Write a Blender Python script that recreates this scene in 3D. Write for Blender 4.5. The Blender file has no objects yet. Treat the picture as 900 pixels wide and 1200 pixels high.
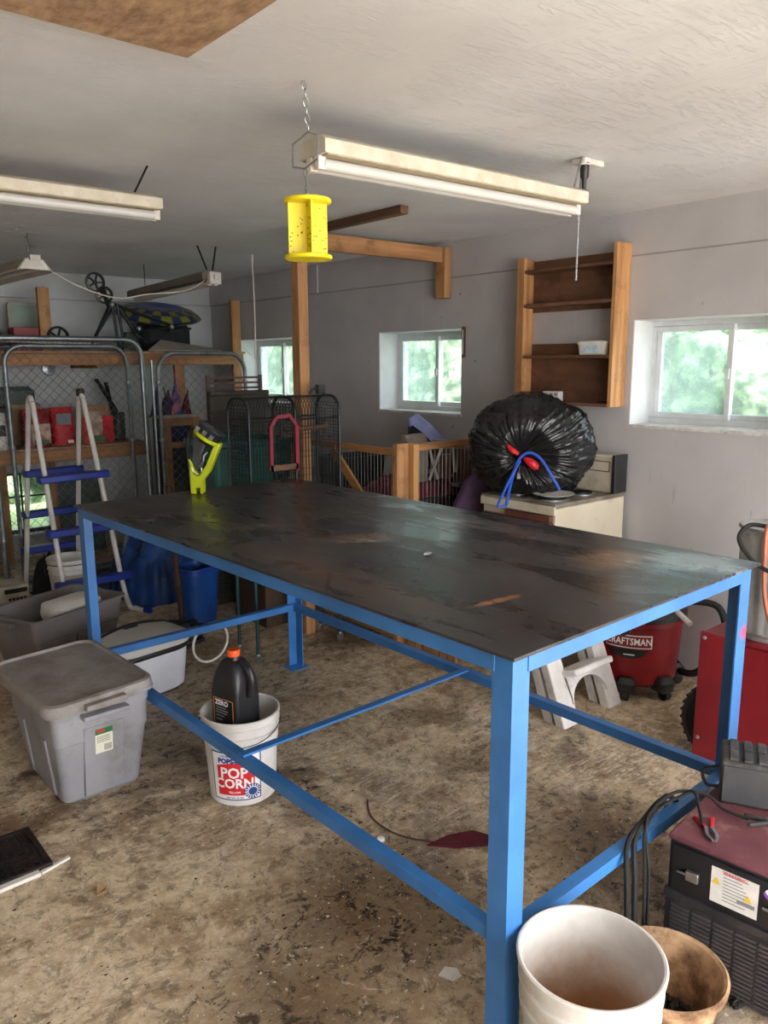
import bpy, bmesh, math, random
from mathutils import Vector, Matrix
random.seed(7)
PI = math.pi
scn = bpy.context.scene
C = scn.collection

# ---------------------------------------------------------------- helpers
class MB:
    def __init__(s): s.v = []; s.f = []
    def add(s, vs, fs, M=None):
        n = len(s.v)
        s.v += [tuple(M @ Vector(v)) if M is not None else tuple(v) for v in vs]
        s.f += [tuple(i + n for i in f) for f in fs]
        return s
    def box(s, x0, x1, y0, y1, z0, z1, M=None):
        vs = [(x0,y0,z0),(x1,y0,z0),(x1,y1,z0),(x0,y1,z0),(x0,y0,z1),(x1,y0,z1),(x1,y1,z1),(x0,y1,z1)]
        return s.add(vs, [(0,3,2,1),(4,5,6,7),(0,1,5,4),(1,2,6,5),(2,3,7,6),(3,0,4,7)], M)
    def bar(s, p0, p1, w, h, up=(0,0,1)):
        p0 = Vector(p0); p1 = Vector(p1); d = (p1-p0); L = d.length; d.normalize()
        u = Vector(up); sd = d.cross(u)
        if sd.length < 1e-4: sd = d.cross(Vector((1,0,0)))
        sd.normalize(); u = sd.cross(d)
        M = Matrix((sd, d, u)).transposed().to_4x4(); M.translation = p0
        return s.box(-w/2, w/2, 0, L, -h/2, h/2, M)
    def tube(s, pts, r, n=8, closed=False, cap=True):
        P = [Vector(p) for p in pts]; m = len(P); base = len(s.v)
        T = []
        for i in range(m):
            a = P[i-1] if (i > 0 or closed) else P[i]
            b = P[(i+1) % m] if (i < m-1 or closed) else P[i]
            t = (b-a); t = t.normalized() if t.length > 1e-9 else Vector((0,0,1)); T.append(t)
        ref = Vector((0,0,1)) if abs(T[0].z) < .9 else Vector((1,0,0))
        nrm = (ref - T[0]*ref.dot(T[0])).normalized()
        for i in range(m):
            nrm = nrm - T[i]*nrm.dot(T[i])
            nrm = nrm.normalized() if nrm.length > 1e-6 else T[i].orthogonal().normalized()
            b = T[i].cross(nrm); rr = r[i] if isinstance(r, (list, tuple)) else r
            for k in range(n):
                a = 2*PI*k/n
                s.v.append(tuple(P[i] + (nrm*math.cos(a) + b*math.sin(a))*rr))
        for i in range(m if closed else m-1):
            j = (i+1) % m
            for k in range(n):
                k2 = (k+1) % n
                s.f.append((base+i*n+k, base+i*n+k2, base+j*n+k2, base+j*n+k))
        if cap and not closed:
            s.f.append(tuple(base+k for k in reversed(range(n))))
            s.f.append(tuple(base+(m-1)*n+k for k in range(n)))
        return s
    def loft(s, rings, c0=True, c1=True, M=None):
        n = len(rings[0]); vs = [v for r in rings for v in r]; fs = []
        for i in range(len(rings)-1):
            for k in range(n):
                k2 = (k+1) % n
                fs.append((i*n+k, i*n+k2, (i+1)*n+k2, (i+1)*n+k))
        if c0: fs.append(tuple(reversed(range(n))))
        if c1: fs.append(tuple((len(rings)-1)*n+k for k in range(n)))
        return s.add(vs, fs, M)
    def lathe(s, prof, n=32, c=(0,0,0), M=None, c0=True, c1=True):
        rings = [[(c[0]+r*math.cos(2*PI*k/n), c[1]+r*math.sin(2*PI*k/n), c[2]+z) for k in range(n)] for r, z in prof]
        return s.loft(rings, c0, c1, M)
    def prism(s, poly, z0, z1, M=None):
        return s.loft([[(x,y,z0) for x,y in poly], [(x,y,z1) for x,y in poly]], M=M)
    def ico(s, c, r, sub=2, jit=0):
        bm = bmesh.new(); bmesh.ops.create_icosphere(bm, subdivisions=sub, radius=1)
        rr = r if isinstance(r, (tuple, list)) else (r, r, r)
        vs = []
        for v in bm.verts:
            j = 1 + random.uniform(-jit, jit)
            vs.append((c[0]+v.co.x*rr[0]*j, c[1]+v.co.y*rr[1]*j, c[2]+v.co.z*rr[2]*j))
        fs = [tuple(v.index for v in f.verts) for f in bm.faces]; bm.free()
        return s.add(vs, fs)

def rr(hx, hy, r, z, n=5, cx=0, cy=0):
    r = min(r, hx*.999, hy*.999); out = []
    for (sx, sy, a0) in ((1,1,0), (-1,1,PI/2), (-1,-1,PI), (1,-1,1.5*PI)):
        for k in range(n+1):
            a = a0 + PI/2*k/n
            out.append((cx+sx*(hx-r)+r*math.cos(a), cy+sy*(hy-r)+r*math.sin(a), z))
    return out

def T(x=0, y=0, z=0, rz=0, rx=0, ry=0):
    return Matrix.Translation((x,y,z)) @ Matrix.Rotation(rz,4,'Z') @ Matrix.Rotation(ry,4,'Y') @ Matrix.Rotation(rx,4,'X')

def link_mesh(name, vs, fs, mat, parent=None, world=True, bevel=0, smooth=35, solid=0, sub=0):
    me = bpy.data.meshes.new(name)
    if parent is not None and world:
        inv = parent.matrix_basis.inverted() if parent.parent is None else (parent.parent.matrix_basis @ parent.matrix_basis).inverted()
        vs = [tuple(inv @ Vector(v)) for v in vs]
    me.from_pydata(vs, [], fs)
    bm = bmesh.new(); bm.from_mesh(me); bmesh.ops.recalc_face_normals(bm, faces=bm.faces); bm.to_mesh(me); bm.free()
    for p in me.polygons: p.use_smooth = True
    me.set_sharp_from_angle(angle=math.radians(smooth))
    o = bpy.data.objects.new(name, me); C.objects.link(o)
    if mat: me.materials.append(mat)
    if parent is not None: o.parent = parent
    if solid:
        m = o.modifiers.new('s', 'SOLIDIFY'); m.thickness = solid; m.offset = 0
    if bevel:
        m = o.modifiers.new('b', 'BEVEL'); m.width = bevel; m.segments = 2; m.limit_method = 'ANGLE'; m.angle_limit = math.radians(40)
    if sub:
        m = o.modifiers.new('u', 'SUBSURF'); m.levels = sub; m.render_levels = sub
    return o

def obj(name, mb, mat, parent=None, world=True, **k):
    return link_mesh(name, mb.v, mb.f, mat, parent, world, **k)

def tag(o, label=None, cat=None, group=None, kind=None):
    if label: o['label'] = label
    if cat: o['category'] = cat
    if group: o['group'] = group
    if kind: o['kind'] = kind
    return o

def thing(name, label, cat, loc=(0,0,0), rz=0, group=None):
    o = bpy.data.objects.new(name, None); C.objects.link(o); o.empty_display_size = .1
    o.matrix_basis = Matrix.Translation(loc) @ Matrix.Rotation(rz, 4, 'Z')
    return tag(o, label, cat, group)

def single(name, mb, mat, label, cat, base, group=None, kind=None, **k):
    """a one-mesh thing whose origin is its base"""
    vs = [(v[0]-base[0], v[1]-base[1], v[2]-base[2]) for v in mb.v]
    o = link_mesh(name, vs, mb.f, mat, None, **k); o.location = base
    return tag(o, label, cat, group, kind)

def copy_tree(o, parent=None):
    c = o.copy(); C.objects.link(c)
    if parent is not None: c.parent = parent
    for ch in list(o.children): copy_tree(ch, c)
    return c

def struct(name, mb, mat, parent=None, **k):
    o = obj(name, mb, mat, parent, **k)
    if parent is None: o['kind'] = 'structure'
    return o

def text_verts(s, size, bold=0.0, align='CENTER'):
    cu = bpy.data.curves.new('t', 'FONT'); cu.body = s; cu.size = size; cu.offset = bold
    cu.align_x = align; cu.align_y = 'CENTER'; cu.resolution_u = 2
    to = bpy.data.objects.new('t', cu); C.objects.link(to)
    dg = bpy.context.evaluated_depsgraph_get(); me = bpy.data.meshes.new_from_object(to.evaluated_get(dg))
    vs = [tuple(v.co) for v in me.vertices]; fs = [tuple(p.vertices) for p in me.polygons]
    bpy.data.objects.remove(to); bpy.data.curves.remove(cu); bpy.data.meshes.remove(me)
    return vs, fs

def smoothpath(pts, sub=6):
    P = [Vector(p) for p in pts]; out = []
    for i in range(len(P)-1):
        p0 = P[max(i-1,0)]; p1 = P[i]; p2 = P[i+1]; p3 = P[min(i+2,len(P)-1)]
        for k in range(sub):
            t = k/sub
            out.append(.5*((2*p1)+(p2-p0)*t+(2*p0-5*p1+4*p2-p3)*t*t+(-p0+3*p1-3*p2+p3)*t**3))
    out.append(P[-1]); return out

def chain_mb(mb, p0, p1, L=.026, w=.007, r=.0016):
    p0 = Vector(p0); p1 = Vector(p1); d = p1-p0; n = max(1, int(d.length/(L*.72))); d.normalize()
    a = d.orthogonal().normalized(); b = d.cross(a)
    for i in range(n):
        c = p0 + (p1-p0)*((i+.5)/n); s = a if i % 2 else b
        pts = []
        for k in range(10):
            t = 2*PI*k/10
            pts.append(c + d*(math.cos(t)*L/2) + s*(math.sin(t)*w))
        mb.tube(pts, r, 5, closed=True)
    return mb

# ---------------------------------------------------------------- materials
def lin(h):
    h = h.lstrip('#'); out = []
    for i in (0,2,4):
        c = int(h[i:i+2],16)/255
        out.append(c/12.92 if c <= .04045 else ((c+.055)/1.055)**2.4)
    return tuple(out)+(1,)

MC = {}
def mat(name, c1, c2=None, scale=6, rough=.6, metal=0, bump=0, bscale=None, stretch=(1,1,1), dirt=None, dscale=4, damt=.5, spec=.5, lo=.35, hi=.65, rvar=0, coat=0, trans=0, alpha=1, emit=None):
    if name in MC: return MC[name]
    m = bpy.data.materials.new(name); m.use_nodes = True; nt = m.node_tree; N = nt.nodes; L = nt.links
    b = N['Principled BSDF']; b.inputs['Roughness'].default_value = rough; b.inputs['Metallic'].default_value = metal
    b.inputs['Specular IOR Level'].default_value = spec; b.inputs['Coat Weight'].default_value = coat
    b.inputs['Transmission Weight'].default_value = trans; b.inputs['Alpha'].default_value = alpha
    tc = N.new('ShaderNodeTexCoord'); mp = N.new('ShaderNodeMapping'); mp.inputs['Scale'].default_value = stretch
    L.new(tc.outputs['Object'], mp.inputs[0])
    a = lin(c1); col = None
    if c2:
        n = N.new('ShaderNodeTexNoise'); n.inputs['Scale'].default_value = scale; n.inputs['Detail'].default_value = 6; n.inputs['Roughness'].default_value = .6
        L.new(mp.outputs[0], n.inputs['Vector'])
        cr = N.new('ShaderNodeValToRGB'); cr.color_ramp.elements[0].position = lo; cr.color_ramp.elements[1].position = hi
        cr.color_ramp.elements[0].color = a; cr.color_ramp.elements[1].color = lin(c2)
        L.new(n.outputs['Fac'], cr.inputs[0]); col = cr.outputs[0]
        if rvar:
            mr = N.new('ShaderNodeMapRange'); mr.inputs[1].default_value = .3; mr.inputs[2].default_value = .7
            mr.inputs[3].default_value = rough-rvar; mr.inputs[4].default_value = rough+rvar
            L.new(n.outputs['Fac'], mr.inputs[0]); L.new(mr.outputs[0], b.inputs['Roughness'])
    if dirt:
        n = N.new('ShaderNodeTexNoise'); n.inputs['Scale'].default_value = dscale; n.inputs['Detail'].default_value = 8; n.inputs['Roughness'].default_value = .7
        L.new(tc.outputs['Object'], n.inputs['Vector'])
        mr = N.new('ShaderNodeMapRange'); mr.inputs[1].default_value = .62-.25*damt; mr.inputs[2].default_value = .8-.2*damt; mr.inputs[4].default_value = min(1, .3+damt)
        L.new(n.outputs['Fac'], mr.inputs[0])
        mx = N.new('ShaderNodeMix'); mx.data_type = 'RGBA'; L.new(mr.outputs[0], mx.inputs['Factor'])
        if col is not None: L.new(col, mx.inputs[6])
        else: mx.inputs[6].default_value = a
        mx.inputs[7].default_value = lin(dirt); col = mx.outputs[2]
    if col is not None: L.new(col, b.inputs['Base Color'])
    else: b.inputs['Base Color'].default_value = a
    if emit:
        b.inputs['Emission Color'].default_value = a; b.inputs['Emission Strength'].default_value = emit
    if bump:
        n = N.new('ShaderNodeTexNoise'); n.inputs['Scale'].default_value = bscale or scale*3; n.inputs['Detail'].default_value = 5
        L.new(mp.outputs[0], n.inputs['Vector'])
        bp = N.new('ShaderNodeBump'); bp.inputs['Strength'].default_value = bump; bp.inputs['Distance'].default_value = .01
        L.new(n.outputs['Fac'], bp.inputs['Height']); L.new(bp.outputs[0], b.inputs['Normal'])
    MC[name] = m
    return m

def newmat(name):
    m = bpy.data.materials.new(name); m.use_nodes = True; MC[name] = m
    return m, m.node_tree.nodes, m.node_tree.links, m.node_tree.nodes['Principled BSDF']
def nz(N, L, vec, scale, detail=6, rough=.6, dist=0):
    n = N.new('ShaderNodeTexNoise'); n.inputs['Scale'].default_value = scale; n.inputs['Detail'].default_value = detail
    n.inputs['Roughness'].default_value = rough; n.inputs['Distortion'].default_value = dist; L.new(vec, n.inputs['Vector']); return n.outputs['Fac']
def mp_(N, L, vec, sc=(1,1,1), rot=(0,0,0), loc=(0,0,0)):
    m = N.new('ShaderNodeMapping'); m.inputs['Scale'].default_value = sc; m.inputs['Rotation'].default_value = rot; m.inputs['Location'].default_value = loc
    L.new(vec, m.inputs[0]); return m.outputs[0]
def rng(N, L, v, a, b, c=0, d=1):
    m = N.new('ShaderNodeMapRange'); m.interpolation_type = 'SMOOTHSTEP'
    for i, x in enumerate((a,b,c,d)): m.inputs[i+1].default_value = x
    L.new(v, m.inputs[0]); return m.outputs[0]
def mix(N, L, f, a, b):
    m = N.new('ShaderNodeMix'); m.data_type = 'RGBA'
    if isinstance(f, float): m.inputs['Factor'].default_value = f
    else: L.new(f, m.inputs['Factor'])
    for i, x in ((6,a),(7,b)):
        if isinstance(x, str): m.inputs[i].default_value = lin(x)
        else: L.new(x, m.inputs[i])
    return m.outputs[2]
def math_(N, L, op, a, b=0.0):
    m = N.new('ShaderNodeMath'); m.operation = op
    for i, x in enumerate((a,b)):
        if isinstance(x, (int,float)): m.inputs[i].default_value = x
        else: L.new(x, m.inputs[i])
    return m.outputs[0]
def bump_(N, L, b, h, s, d=.01):
    bp = N.new('ShaderNodeBump'); bp.inputs['Strength'].default_value = s; bp.inputs['Distance'].default_value = d
    L.new(h, bp.inputs['Height']); L.new(bp.outputs[0], b.inputs['Normal'])

# stained concrete floor
FLOOR, N, L, b = newmat('stained_concrete')
co = N.new('ShaderNodeTexCoord').outputs['Object']
big = nz(N, L, co, .9, 5, .6, .4); med = nz(N, L, co, 3.2, 9, .72, .6); fine = nz(N, L, co, 26, 8, .75); spk = nz(N, L, co, 70, 4, .7)
stroke = nz(N, L, mp_(N, L, co, (5,34,1), (0,0,.9)), 2.2, 8, .8, 1.2); stroke2 = nz(N, L, mp_(N, L, co, (34,6,1), (0,0,.2)), 2.2, 8, .8, 1.2)
c = mix(N, L, rng(N, L, fine, .35, .68), '#dfceb0', '#b69f7e')
c = mix(N, L, rng(N, L, med, .44, .60, 0, .8), c, '#8c7354')
c = mix(N, L, rng(N, L, nz(N, L, mp_(N, L, co, (1,1,1), (0,0,0), (9,4,0)), 2.2, 6, .6, .5), .55, .68, 0, .5), c, '#8a7f7c')
c = mix(N, L, math_(N, L, 'MULTIPLY', rng(N, L, stroke, .50, .60, 0, .85), rng(N, L, big, .40, .62)), c, '#efe6d6')
curl = nz(N, L, co, 10, 10, .8, 2.2); c = mix(N, L, rng(N, L, curl, .56, .62, 0, .7), c, '#ece2d0')
# ragged brown zones: greasy near ones, wide weaker one at the table's far end
def spot(x, y, r0, r1):
    d = N.new('ShaderNodeVectorMath'); d.operation = 'DISTANCE'; L.new(co, d.inputs[0]); d.inputs[1].default_value = (x, y, 0)
    return rng(N, L, math_(N, L, 'ADD', d.outputs['Value'], math_(N, L, 'MULTIPLY', math_(N, L, 'SUBTRACT', med, .5), 1.3)), r0, r1, 1, 0)
z1 = spot(1.33, 1.62, .12, .48); z2 = spot(.95, 1.45, .05, .40); z3 = spot(2.15, 1.35, .10, .38); z4 = spot(1.6, 3.4, .3, 1.0)
oil = nz(N, L, mp_(N, L, co, (1,1,1), (0,0,0), (3.1,1.7,0)), 1.25, 9, .68, .3)
zone = math_(N, L, 'MAXIMUM', math_(N, L, 'MAXIMUM', z1, z2), math_(N, L, 'MAXIMUM', z3, math_(N, L, 'MAXIMUM', math_(N, L, 'MULTIPLY', z4, .6), rng(N, L, oil, .52, .64))))
c = mix(N, L, math_(N, L, 'MULTIPLY', zone, .74), c, '#523a1f')
grit = nz(N, L, co, 17, 10, .82, .5)
c = mix(N, L, math_(N, L, 'MULTIPLY', rng(N, L, grit, .52, .57), math_(N, L, 'ADD', math_(N, L, 'MULTIPLY', zone, .5), .45)), c, '#2a2019')
c = mix(N, L, rng(N, L, stroke2, .60, .66, 0, .5), c, '#4a3a2c')
c = mix(N, L, rng(N, L, spk, .62, .68, 0, .8), c, '#2b241f')
c = mix(N, L, rng(N, L, nz(N, L, mp_(N, L, co, (1,1,1), (0,0,0), (7,7,0)), 45, 4, .7), .62, .68, 0, .85), c, '#e6dccb')
L.new(c, b.inputs['Base Color']); L.new(rng(N, L, zone, 0, 1, .78, .42), b.inputs['Roughness'])
bump_(N, L, b, grit, .3, .006)

# painted flake-board ceiling
CEIL, N, L, b = newmat('painted_flakeboard')
co = N.new('ShaderNodeTexCoord').outputs['Object']
h1 = nz(N, L, mp_(N, L, co, (3,22,1), (0,0,.75)), 2.2, 7, .7, 1.5); h2 = nz(N, L, mp_(N, L, co, (24,3,1), (0,0,.35)), 2.0, 7, .7, 1.5); h3 = nz(N, L, co, 1.5, 6, .6); h4 = nz(N, L, co, 30, 6, .7)
c = mix(N, L, rng(N, L, h3, .35, .65), '#dfe0e4', '#d1d1d4')
pk = nz(N, L, co, 2.6, 4, .6)
c = mix(N, L, math_(N, L, 'MULTIPLY', rng(N, L, h1, .56, .66), rng(N, L, pk, .46, .6, 0, .55)), c, '#f4f2ef')
c = mix(N, L, rng(N, L, h2, .60, .72, 0, .3), c, '#b7b1aa')
L.new(c, b.inputs['Base Color']); b.inputs['Roughness'].default_value = .45
hs = math_(N, L, 'ADD', math_(N, L, 'MULTIPLY', rng(N, L, h1, .5, .66), rng(N, L, pk, .42, .58)), math_(N, L, 'ADD', math_(N, L, 'MULTIPLY', h2, .5), math_(N, L, 'MULTIPLY', h4, .25)))
bump_(N, L, b, hs, .6, .012)

def wallmat(name, axis, base, base2, seam_z=2.116, seam_pitch=1.22, seam_off=0):
    m, N, L, b = newmat(name)
    tc = N.new('ShaderNodeTexCoord'); co = tc.outputs['Object']
    sp = N.new('ShaderNodeSeparateXYZ'); L.new(co, sp.inputs[0])
    c = mix(N, L, rng(N, L, nz(N, L, co, 1.6, 7, .6), .35, .65), base, base2)
    c = mix(N, L, rng(N, L, nz(N, L, co, 13, 8, .75, .3), .66, .76, 0, .35), c, '#6f665f')
    vert = nz(N, L, mp_(N, L, co, (26,26,4)), 1, 4, .6)
    low = rng(N, L, sp.outputs['Z'], 1.28, .5, 0, 1)
    c = mix(N, L, math_(N, L, 'MULTIPLY', rng(N, L, vert, .63, .70), math_(N, L, 'MULTIPLY', low, .75)), c, '#5d463a')
    vor = N.new('ShaderNodeTexVoronoi'); vor.inputs['Scale'].default_value = 9; L.new(mp_(N, L, co, (1,1,1)), vor.inputs['Vector'])
    dot = rng(N, L, vor.outputs['Distance'], .10, .05, 0, .7)
    c = mix(N, L, math_(N, L, 'MULTIPLY', dot, rng(N, L, nz(N, L, co, 4, 3), .55, .6)), c, '#4a4039')
    # board joints
    hz = rng(N, L, math_(N, L, 'ABSOLUTE', math_(N, L, 'SUBTRACT', sp.outputs['Z'], seam_z)), .0, .007, 1, 0)
    u = math_(N, L, 'ADD', sp.outputs[axis], seam_off)
    fr = math_(N, L, 'ABSOLUTE', math_(N, L, 'SUBTRACT', math_(N, L, 'FRACT', math_(N, L, 'DIVIDE', u, seam_pitch)), .5))
    vt = rng(N, L, fr, .0, .005, 1, 0)
    c = mix(N, L, math_(N, L, 'MULTIPLY', hz, .65), c, '#6d6863')
    c = mix(N, L, math_(N, L, 'MULTIPLY', vt, .2), c, '#ddd8d2')
    L.new(c, b.inputs['Base Color']); b.inputs['Roughness'].default_value = .55
    hsum = math_(N, L, 'SUBTRACT', math_(N, L, 'MULTIPLY', nz(N, L, co, 22, 4), .3), hz)
    bump_(N, L, b, hsum, .35, .006)
    return m
WALLR = wallmat('painted_board_right', 'Y', '#bbb8b8', '#aeabab', seam_off=.35)
WALLB = wallmat('painted_board_back', 'X', '#c3c6c6', '#b3b6b6')
WALLP = mat('painted_wall_plain', '#b8b4af', '#a8a49f', scale=2, rough=.6)

# mill-scale steel sheet
STEEL, N, L, b = newmat('mill_scale_steel')
co = N.new('ShaderNodeTexCoord').outputs['Object']
stx = nz(N, L, mp_(N, L, co, (2.5,.6,1), (0,0,.25)), 3.2, 9, .68, 1.0)
st2 = nz(N, L, mp_(N, L, co, (7,1.2,1), (0,0,-.2)), 3, 9, .75, .8)
blot = nz(N, L, co, 2.0, 7, .62, .5)
c = mix(N, L, rng(N, L, stx, .36, .66), '#25272a', '#4c4b4d')
c = mix(N, L, rng(N, L, blot, .48, .64, 0, .45), c, '#4b3f39')
c = mix(N, L, rng(N, L, st2, .58, .74, 0, .5), c, '#8d857f')
rust = nz(N, L, mp_(N, L, co, (3,1.1,1), (0,0,.1), (5,2,0)), 1.5, 9, .7, .5)
c = mix(N, L, rng(N, L, rust, .64, .74, 0, .6), c, '#7a5a45')
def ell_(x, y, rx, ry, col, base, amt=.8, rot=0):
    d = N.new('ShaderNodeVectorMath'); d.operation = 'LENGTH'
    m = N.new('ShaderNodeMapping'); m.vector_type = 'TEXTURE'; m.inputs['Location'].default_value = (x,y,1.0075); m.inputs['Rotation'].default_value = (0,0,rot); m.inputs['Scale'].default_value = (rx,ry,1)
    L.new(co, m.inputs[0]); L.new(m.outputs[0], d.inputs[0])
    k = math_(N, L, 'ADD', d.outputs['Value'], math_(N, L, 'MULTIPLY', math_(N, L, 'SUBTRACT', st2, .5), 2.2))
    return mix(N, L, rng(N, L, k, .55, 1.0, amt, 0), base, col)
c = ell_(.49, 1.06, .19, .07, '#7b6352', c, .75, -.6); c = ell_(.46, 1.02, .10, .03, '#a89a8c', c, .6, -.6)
c = ell_(.27, .28, .10, .018, '#b07a50', c, .8, -.1); c = ell_(.84, .33, .17, .12, '#8f7460', c, .6); c = ell_(1.0, .14, .14, .16, '#c4cbd0', c, .45)  # last ellipse: pale reflection painted into the colour at the near right corner
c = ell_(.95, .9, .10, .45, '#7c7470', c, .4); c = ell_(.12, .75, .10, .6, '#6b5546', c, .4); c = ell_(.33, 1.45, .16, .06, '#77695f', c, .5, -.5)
c = mix(N, L, rng(N, L, nz(N, L, co, 60, 4, .7), .69, .74, 0, .6), c, '#b8b2ac')
L.new(c, b.inputs['Base Color']); b.inputs['Metallic'].default_value = .35
L.new(rng(N, L, math_(N, L, 'ADD', math_(N, L, 'MULTIPLY', stx, .6), math_(N, L, 'MULTIPLY', blot, .4)), .35, .65, .20, .42), b.inputs['Roughness'])
bump_(N, L, b, nz(N, L, co, 1.6, 2), .12, .02)

def wood(name, c1, c2, dirt='#3d2a1c', st=(14,14,1.2), damt=.35, rough=.65, scale=1.6):
    return mat(name, c1, c2, scale=scale, stretch=st, rough=rough, bump=.15, bscale=scale*3, dirt=dirt, dscale=7, damt=damt)
PINE_Z = wood('pine_upright', '#b98a5c', '#96683f')
PINE_X = wood('pine_lengthwise', '#b8875a', '#8f623c', st=(1.2,14,14))
PINE_Y = wood('pine_crosswise', '#ab7a4e', '#85592f', st=(14,1.2,14))
DWOOD = wood('weathered_brown_wood', '#6f4c35', '#4d3323', st=(14,1.2,14))
DARKBROWN = wood('dark_brown_plywood', '#7a543c', '#583a28', st=(5,1.2,5), damt=.5)
PLYL = wood('pale_plywood_side', '#c4935f', '#9c6c42', st=(14,14,1.2))
OSB = mat('flakeboard', '#b8987a', '#7d6047', scale=34, stretch=(1,.5,1), rough=.75, bump=.3, lo=.3, hi=.7)
BLUE, N, L, b = newmat('blue_paint')
co = N.new('ShaderNodeTexCoord').outputs['Object']
c = mix(N, L, rng(N, L, nz(N, L, co, 3, 6, .6), .35, .65), '#3f7cbd', '#336aa6')
c = mix(N, L, rng(N, L, nz(N, L, mp_(N, L, co, (1,1,.35)), 16, 8, .75, .3), .64, .74, 0, .6), c, '#6b7f86')
vd = N.new('ShaderNodeVectorMath'); vd.operation = 'DISTANCE'; L.new(co, vd.inputs[0]); vd.inputs[1].default_value = (1.085, .014, .80)
sm = math_(N, L, 'ADD', vd.outputs['Value'], math_(N, L, 'MULTIPLY', nz(N, L, co, 25, 4), .04))
c = mix(N, L, rng(N, L, sm, .05, .032, 0, .9), c, '#c2405c')
L.new(c, b.inputs['Base Color']); b.inputs['Roughness'].default_value = .38
WHITEP = mat('cream_enamel', '#d3ccbb', '#c2b9a4', scale=14, rough=.4, dirt='#8f7c5f', dscale=40, damt=.25)
BEIGEP = mat('yellowed_enamel', '#b5a88c', '#9f9072', scale=20, rough=.5)
HOOD = mat('grey_brown_hood', '#a39a8a', '#8f8674', scale=8, rough=.5)
TUBEG = mat('frosted_lamp_glass', '#c8c6c2', rough=.25)
WPL = mat('white_plastic', '#e3e0da', '#cfcac2', scale=5, rough=.4, dirt='#8b8379', dscale=9, damt=.25)
WSC = mat('scuffed_white_plastic', '#e8e6e3', '#cfcac4', scale=6, rough=.45, dirt='#6f665d', dscale=16, damt=.2)
VINYL = mat('white_window_vinyl', '#dfe3e6', '#cdd1d4', scale=8, rough=.35)
GREYPL = mat('grey_tote_plastic', '#98979b', '#86858a', scale=3, rough=.5, dirt='#69635c', dscale=5, damt=.4)
GREYPL2 = mat('grey_brown_tote_plastic', '#827d7c', '#716c6b', scale=3, rough=.55, dirt='#5b5550', dscale=5, damt=.4)
LIDPL = mat('dusty_lid_plastic', '#9a9591', '#847d77', scale=4, rough=.6, dirt='#6c6259', dscale=5, damt=.6)
BLK = mat('black_plastic', '#1c1c1e', '#28282b', scale=8, rough=.4)
BLKR = mat('black_rubber', '#121212', '#201f1e', scale=10, rough=.75)
BLKM = mat('black_wire', '#1a1e1f', '#272c2d', scale=10, rough=.45, metal=.4)
CHROME = mat('zinc_steel', '#b9bcbe', '#94989a', scale=20, rough=.32, metal=.9)
GALV = mat('galvanised_tube', '#9aa1a4', '#7c8487', scale=12, rough=.42, metal=.85, dirt='#4f4a45', dscale=10, damt=.3)
CANM = mat('ribbed_zinc', '#b9bab6', '#999c9a', scale=7, rough=.42, metal=.5, dirt='#71675a', dscale=8, damt=.4)
YEL = mat('yellow_plastic', '#f0df1d', '#e4d015', scale=6, rough=.45)
LIME = mat('lime_plastic', '#c3cf1e', '#b3c010', scale=8, rough=.45)
DGREY = mat('charcoal_plastic', '#3e3f3d', '#2c2d2c', scale=9, rough=.5)
RED = mat('red_plastic', '#8e161d', '#74121a', scale=5, rough=.38, dirt='#5c1014', dscale=8, damt=.3)
REDM = mat('red_sheet_metal', '#8f1c27', '#7c1620', scale=4, rough=.45, dirt='#6b171d', dscale=6, damt=.35)
REDB = mat('bright_red', '#d2202c', '#b4121f', scale=9, rough=.5)
ORANGE = mat('orange_cap', '#ee5a1c', rough=.45)
TAN = mat('stained_tan_tub', '#c9a680', '#97704d', scale=9, rough=.6, dirt='#4a2f1e', dscale=9, damt=.75)
RUBBLE = mat('black_char', '#151210', '#2f2822', scale=30, rough=.85, bump=.6)
STOVEM = mat('almond_enamel', '#cfc6b2', '#bfb49c', scale=3, rough=.35, dirt='#7d6d58', dscale=6, damt=.25)
BRASSY = mat('brown_metal_trim', '#7c4f3e', '#5c3528', scale=8, rough=.4, metal=.3)
TARP = mat('blue_tarp', '#15478f', '#0d2f66', scale=4, rough=.4, bump=1.0, bscale=7)
CARD = mat('cardboard', '#a98763', '#8a6b4b', scale=5, rough=.8)
DIRTYW = mat('dusty_card_white', '#b9b2a6', '#98907f', scale=6, rough=.7)
TEAL = mat('dark_teal_plastic', '#14574f', '#0e4039', scale=4, rough=.4)
PURPLE = mat('purple_fabric', '#4c3450', '#382540', scale=9, rough=.8)
MAROON = mat('maroon_fabric', '#6b1c2a', '#4c121f', scale=9, rough=.85)
NAVY = mat('navy_fabric', '#26306a', '#161d46', scale=6, rough=.5)
LILAC = mat('lilac_shell', '#8f9bd0', '#6873b8', scale=6, rough=.35)
PAPERW = mat('white_label_paper', '#e6e4e0', '#d6d3ce', scale=30, rough=.6)
LABRED = mat('label_red', '#d3222c', rough=.5)
LABBLUE = mat('label_blue', '#1f3f86', rough=.5)
LABBLK = mat('label_black', '#161616', rough=.5)
LABWHT = mat('label_white', '#efefec', rough=.5)
LABGREY = mat('label_grey_print', '#85868c', rough=.6)
LABYEL = mat('label_yellow', '#e6c72a', rough=.5)
LABORG = mat('label_orange', '#d98b35', rough=.5)
LABPUR = mat('label_purple', '#7a4fb8', rough=.5)
LABPNK = mat('label_pink', '#d93a78', rough=.5)
LABGRN = mat('label_green', '#2f6a3c', rough=.5)
CREAMP = mat('cream_print', '#cbb79f', '#a3452f', scale=16, rough=.5, lo=.5, hi=.62)
MARTOP = mat('maroon_welder_top', '#7e4a52', '#5f343c', scale=5, rough=.55, dirt='#a08a80', dscale=12, damt=.4)
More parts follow.
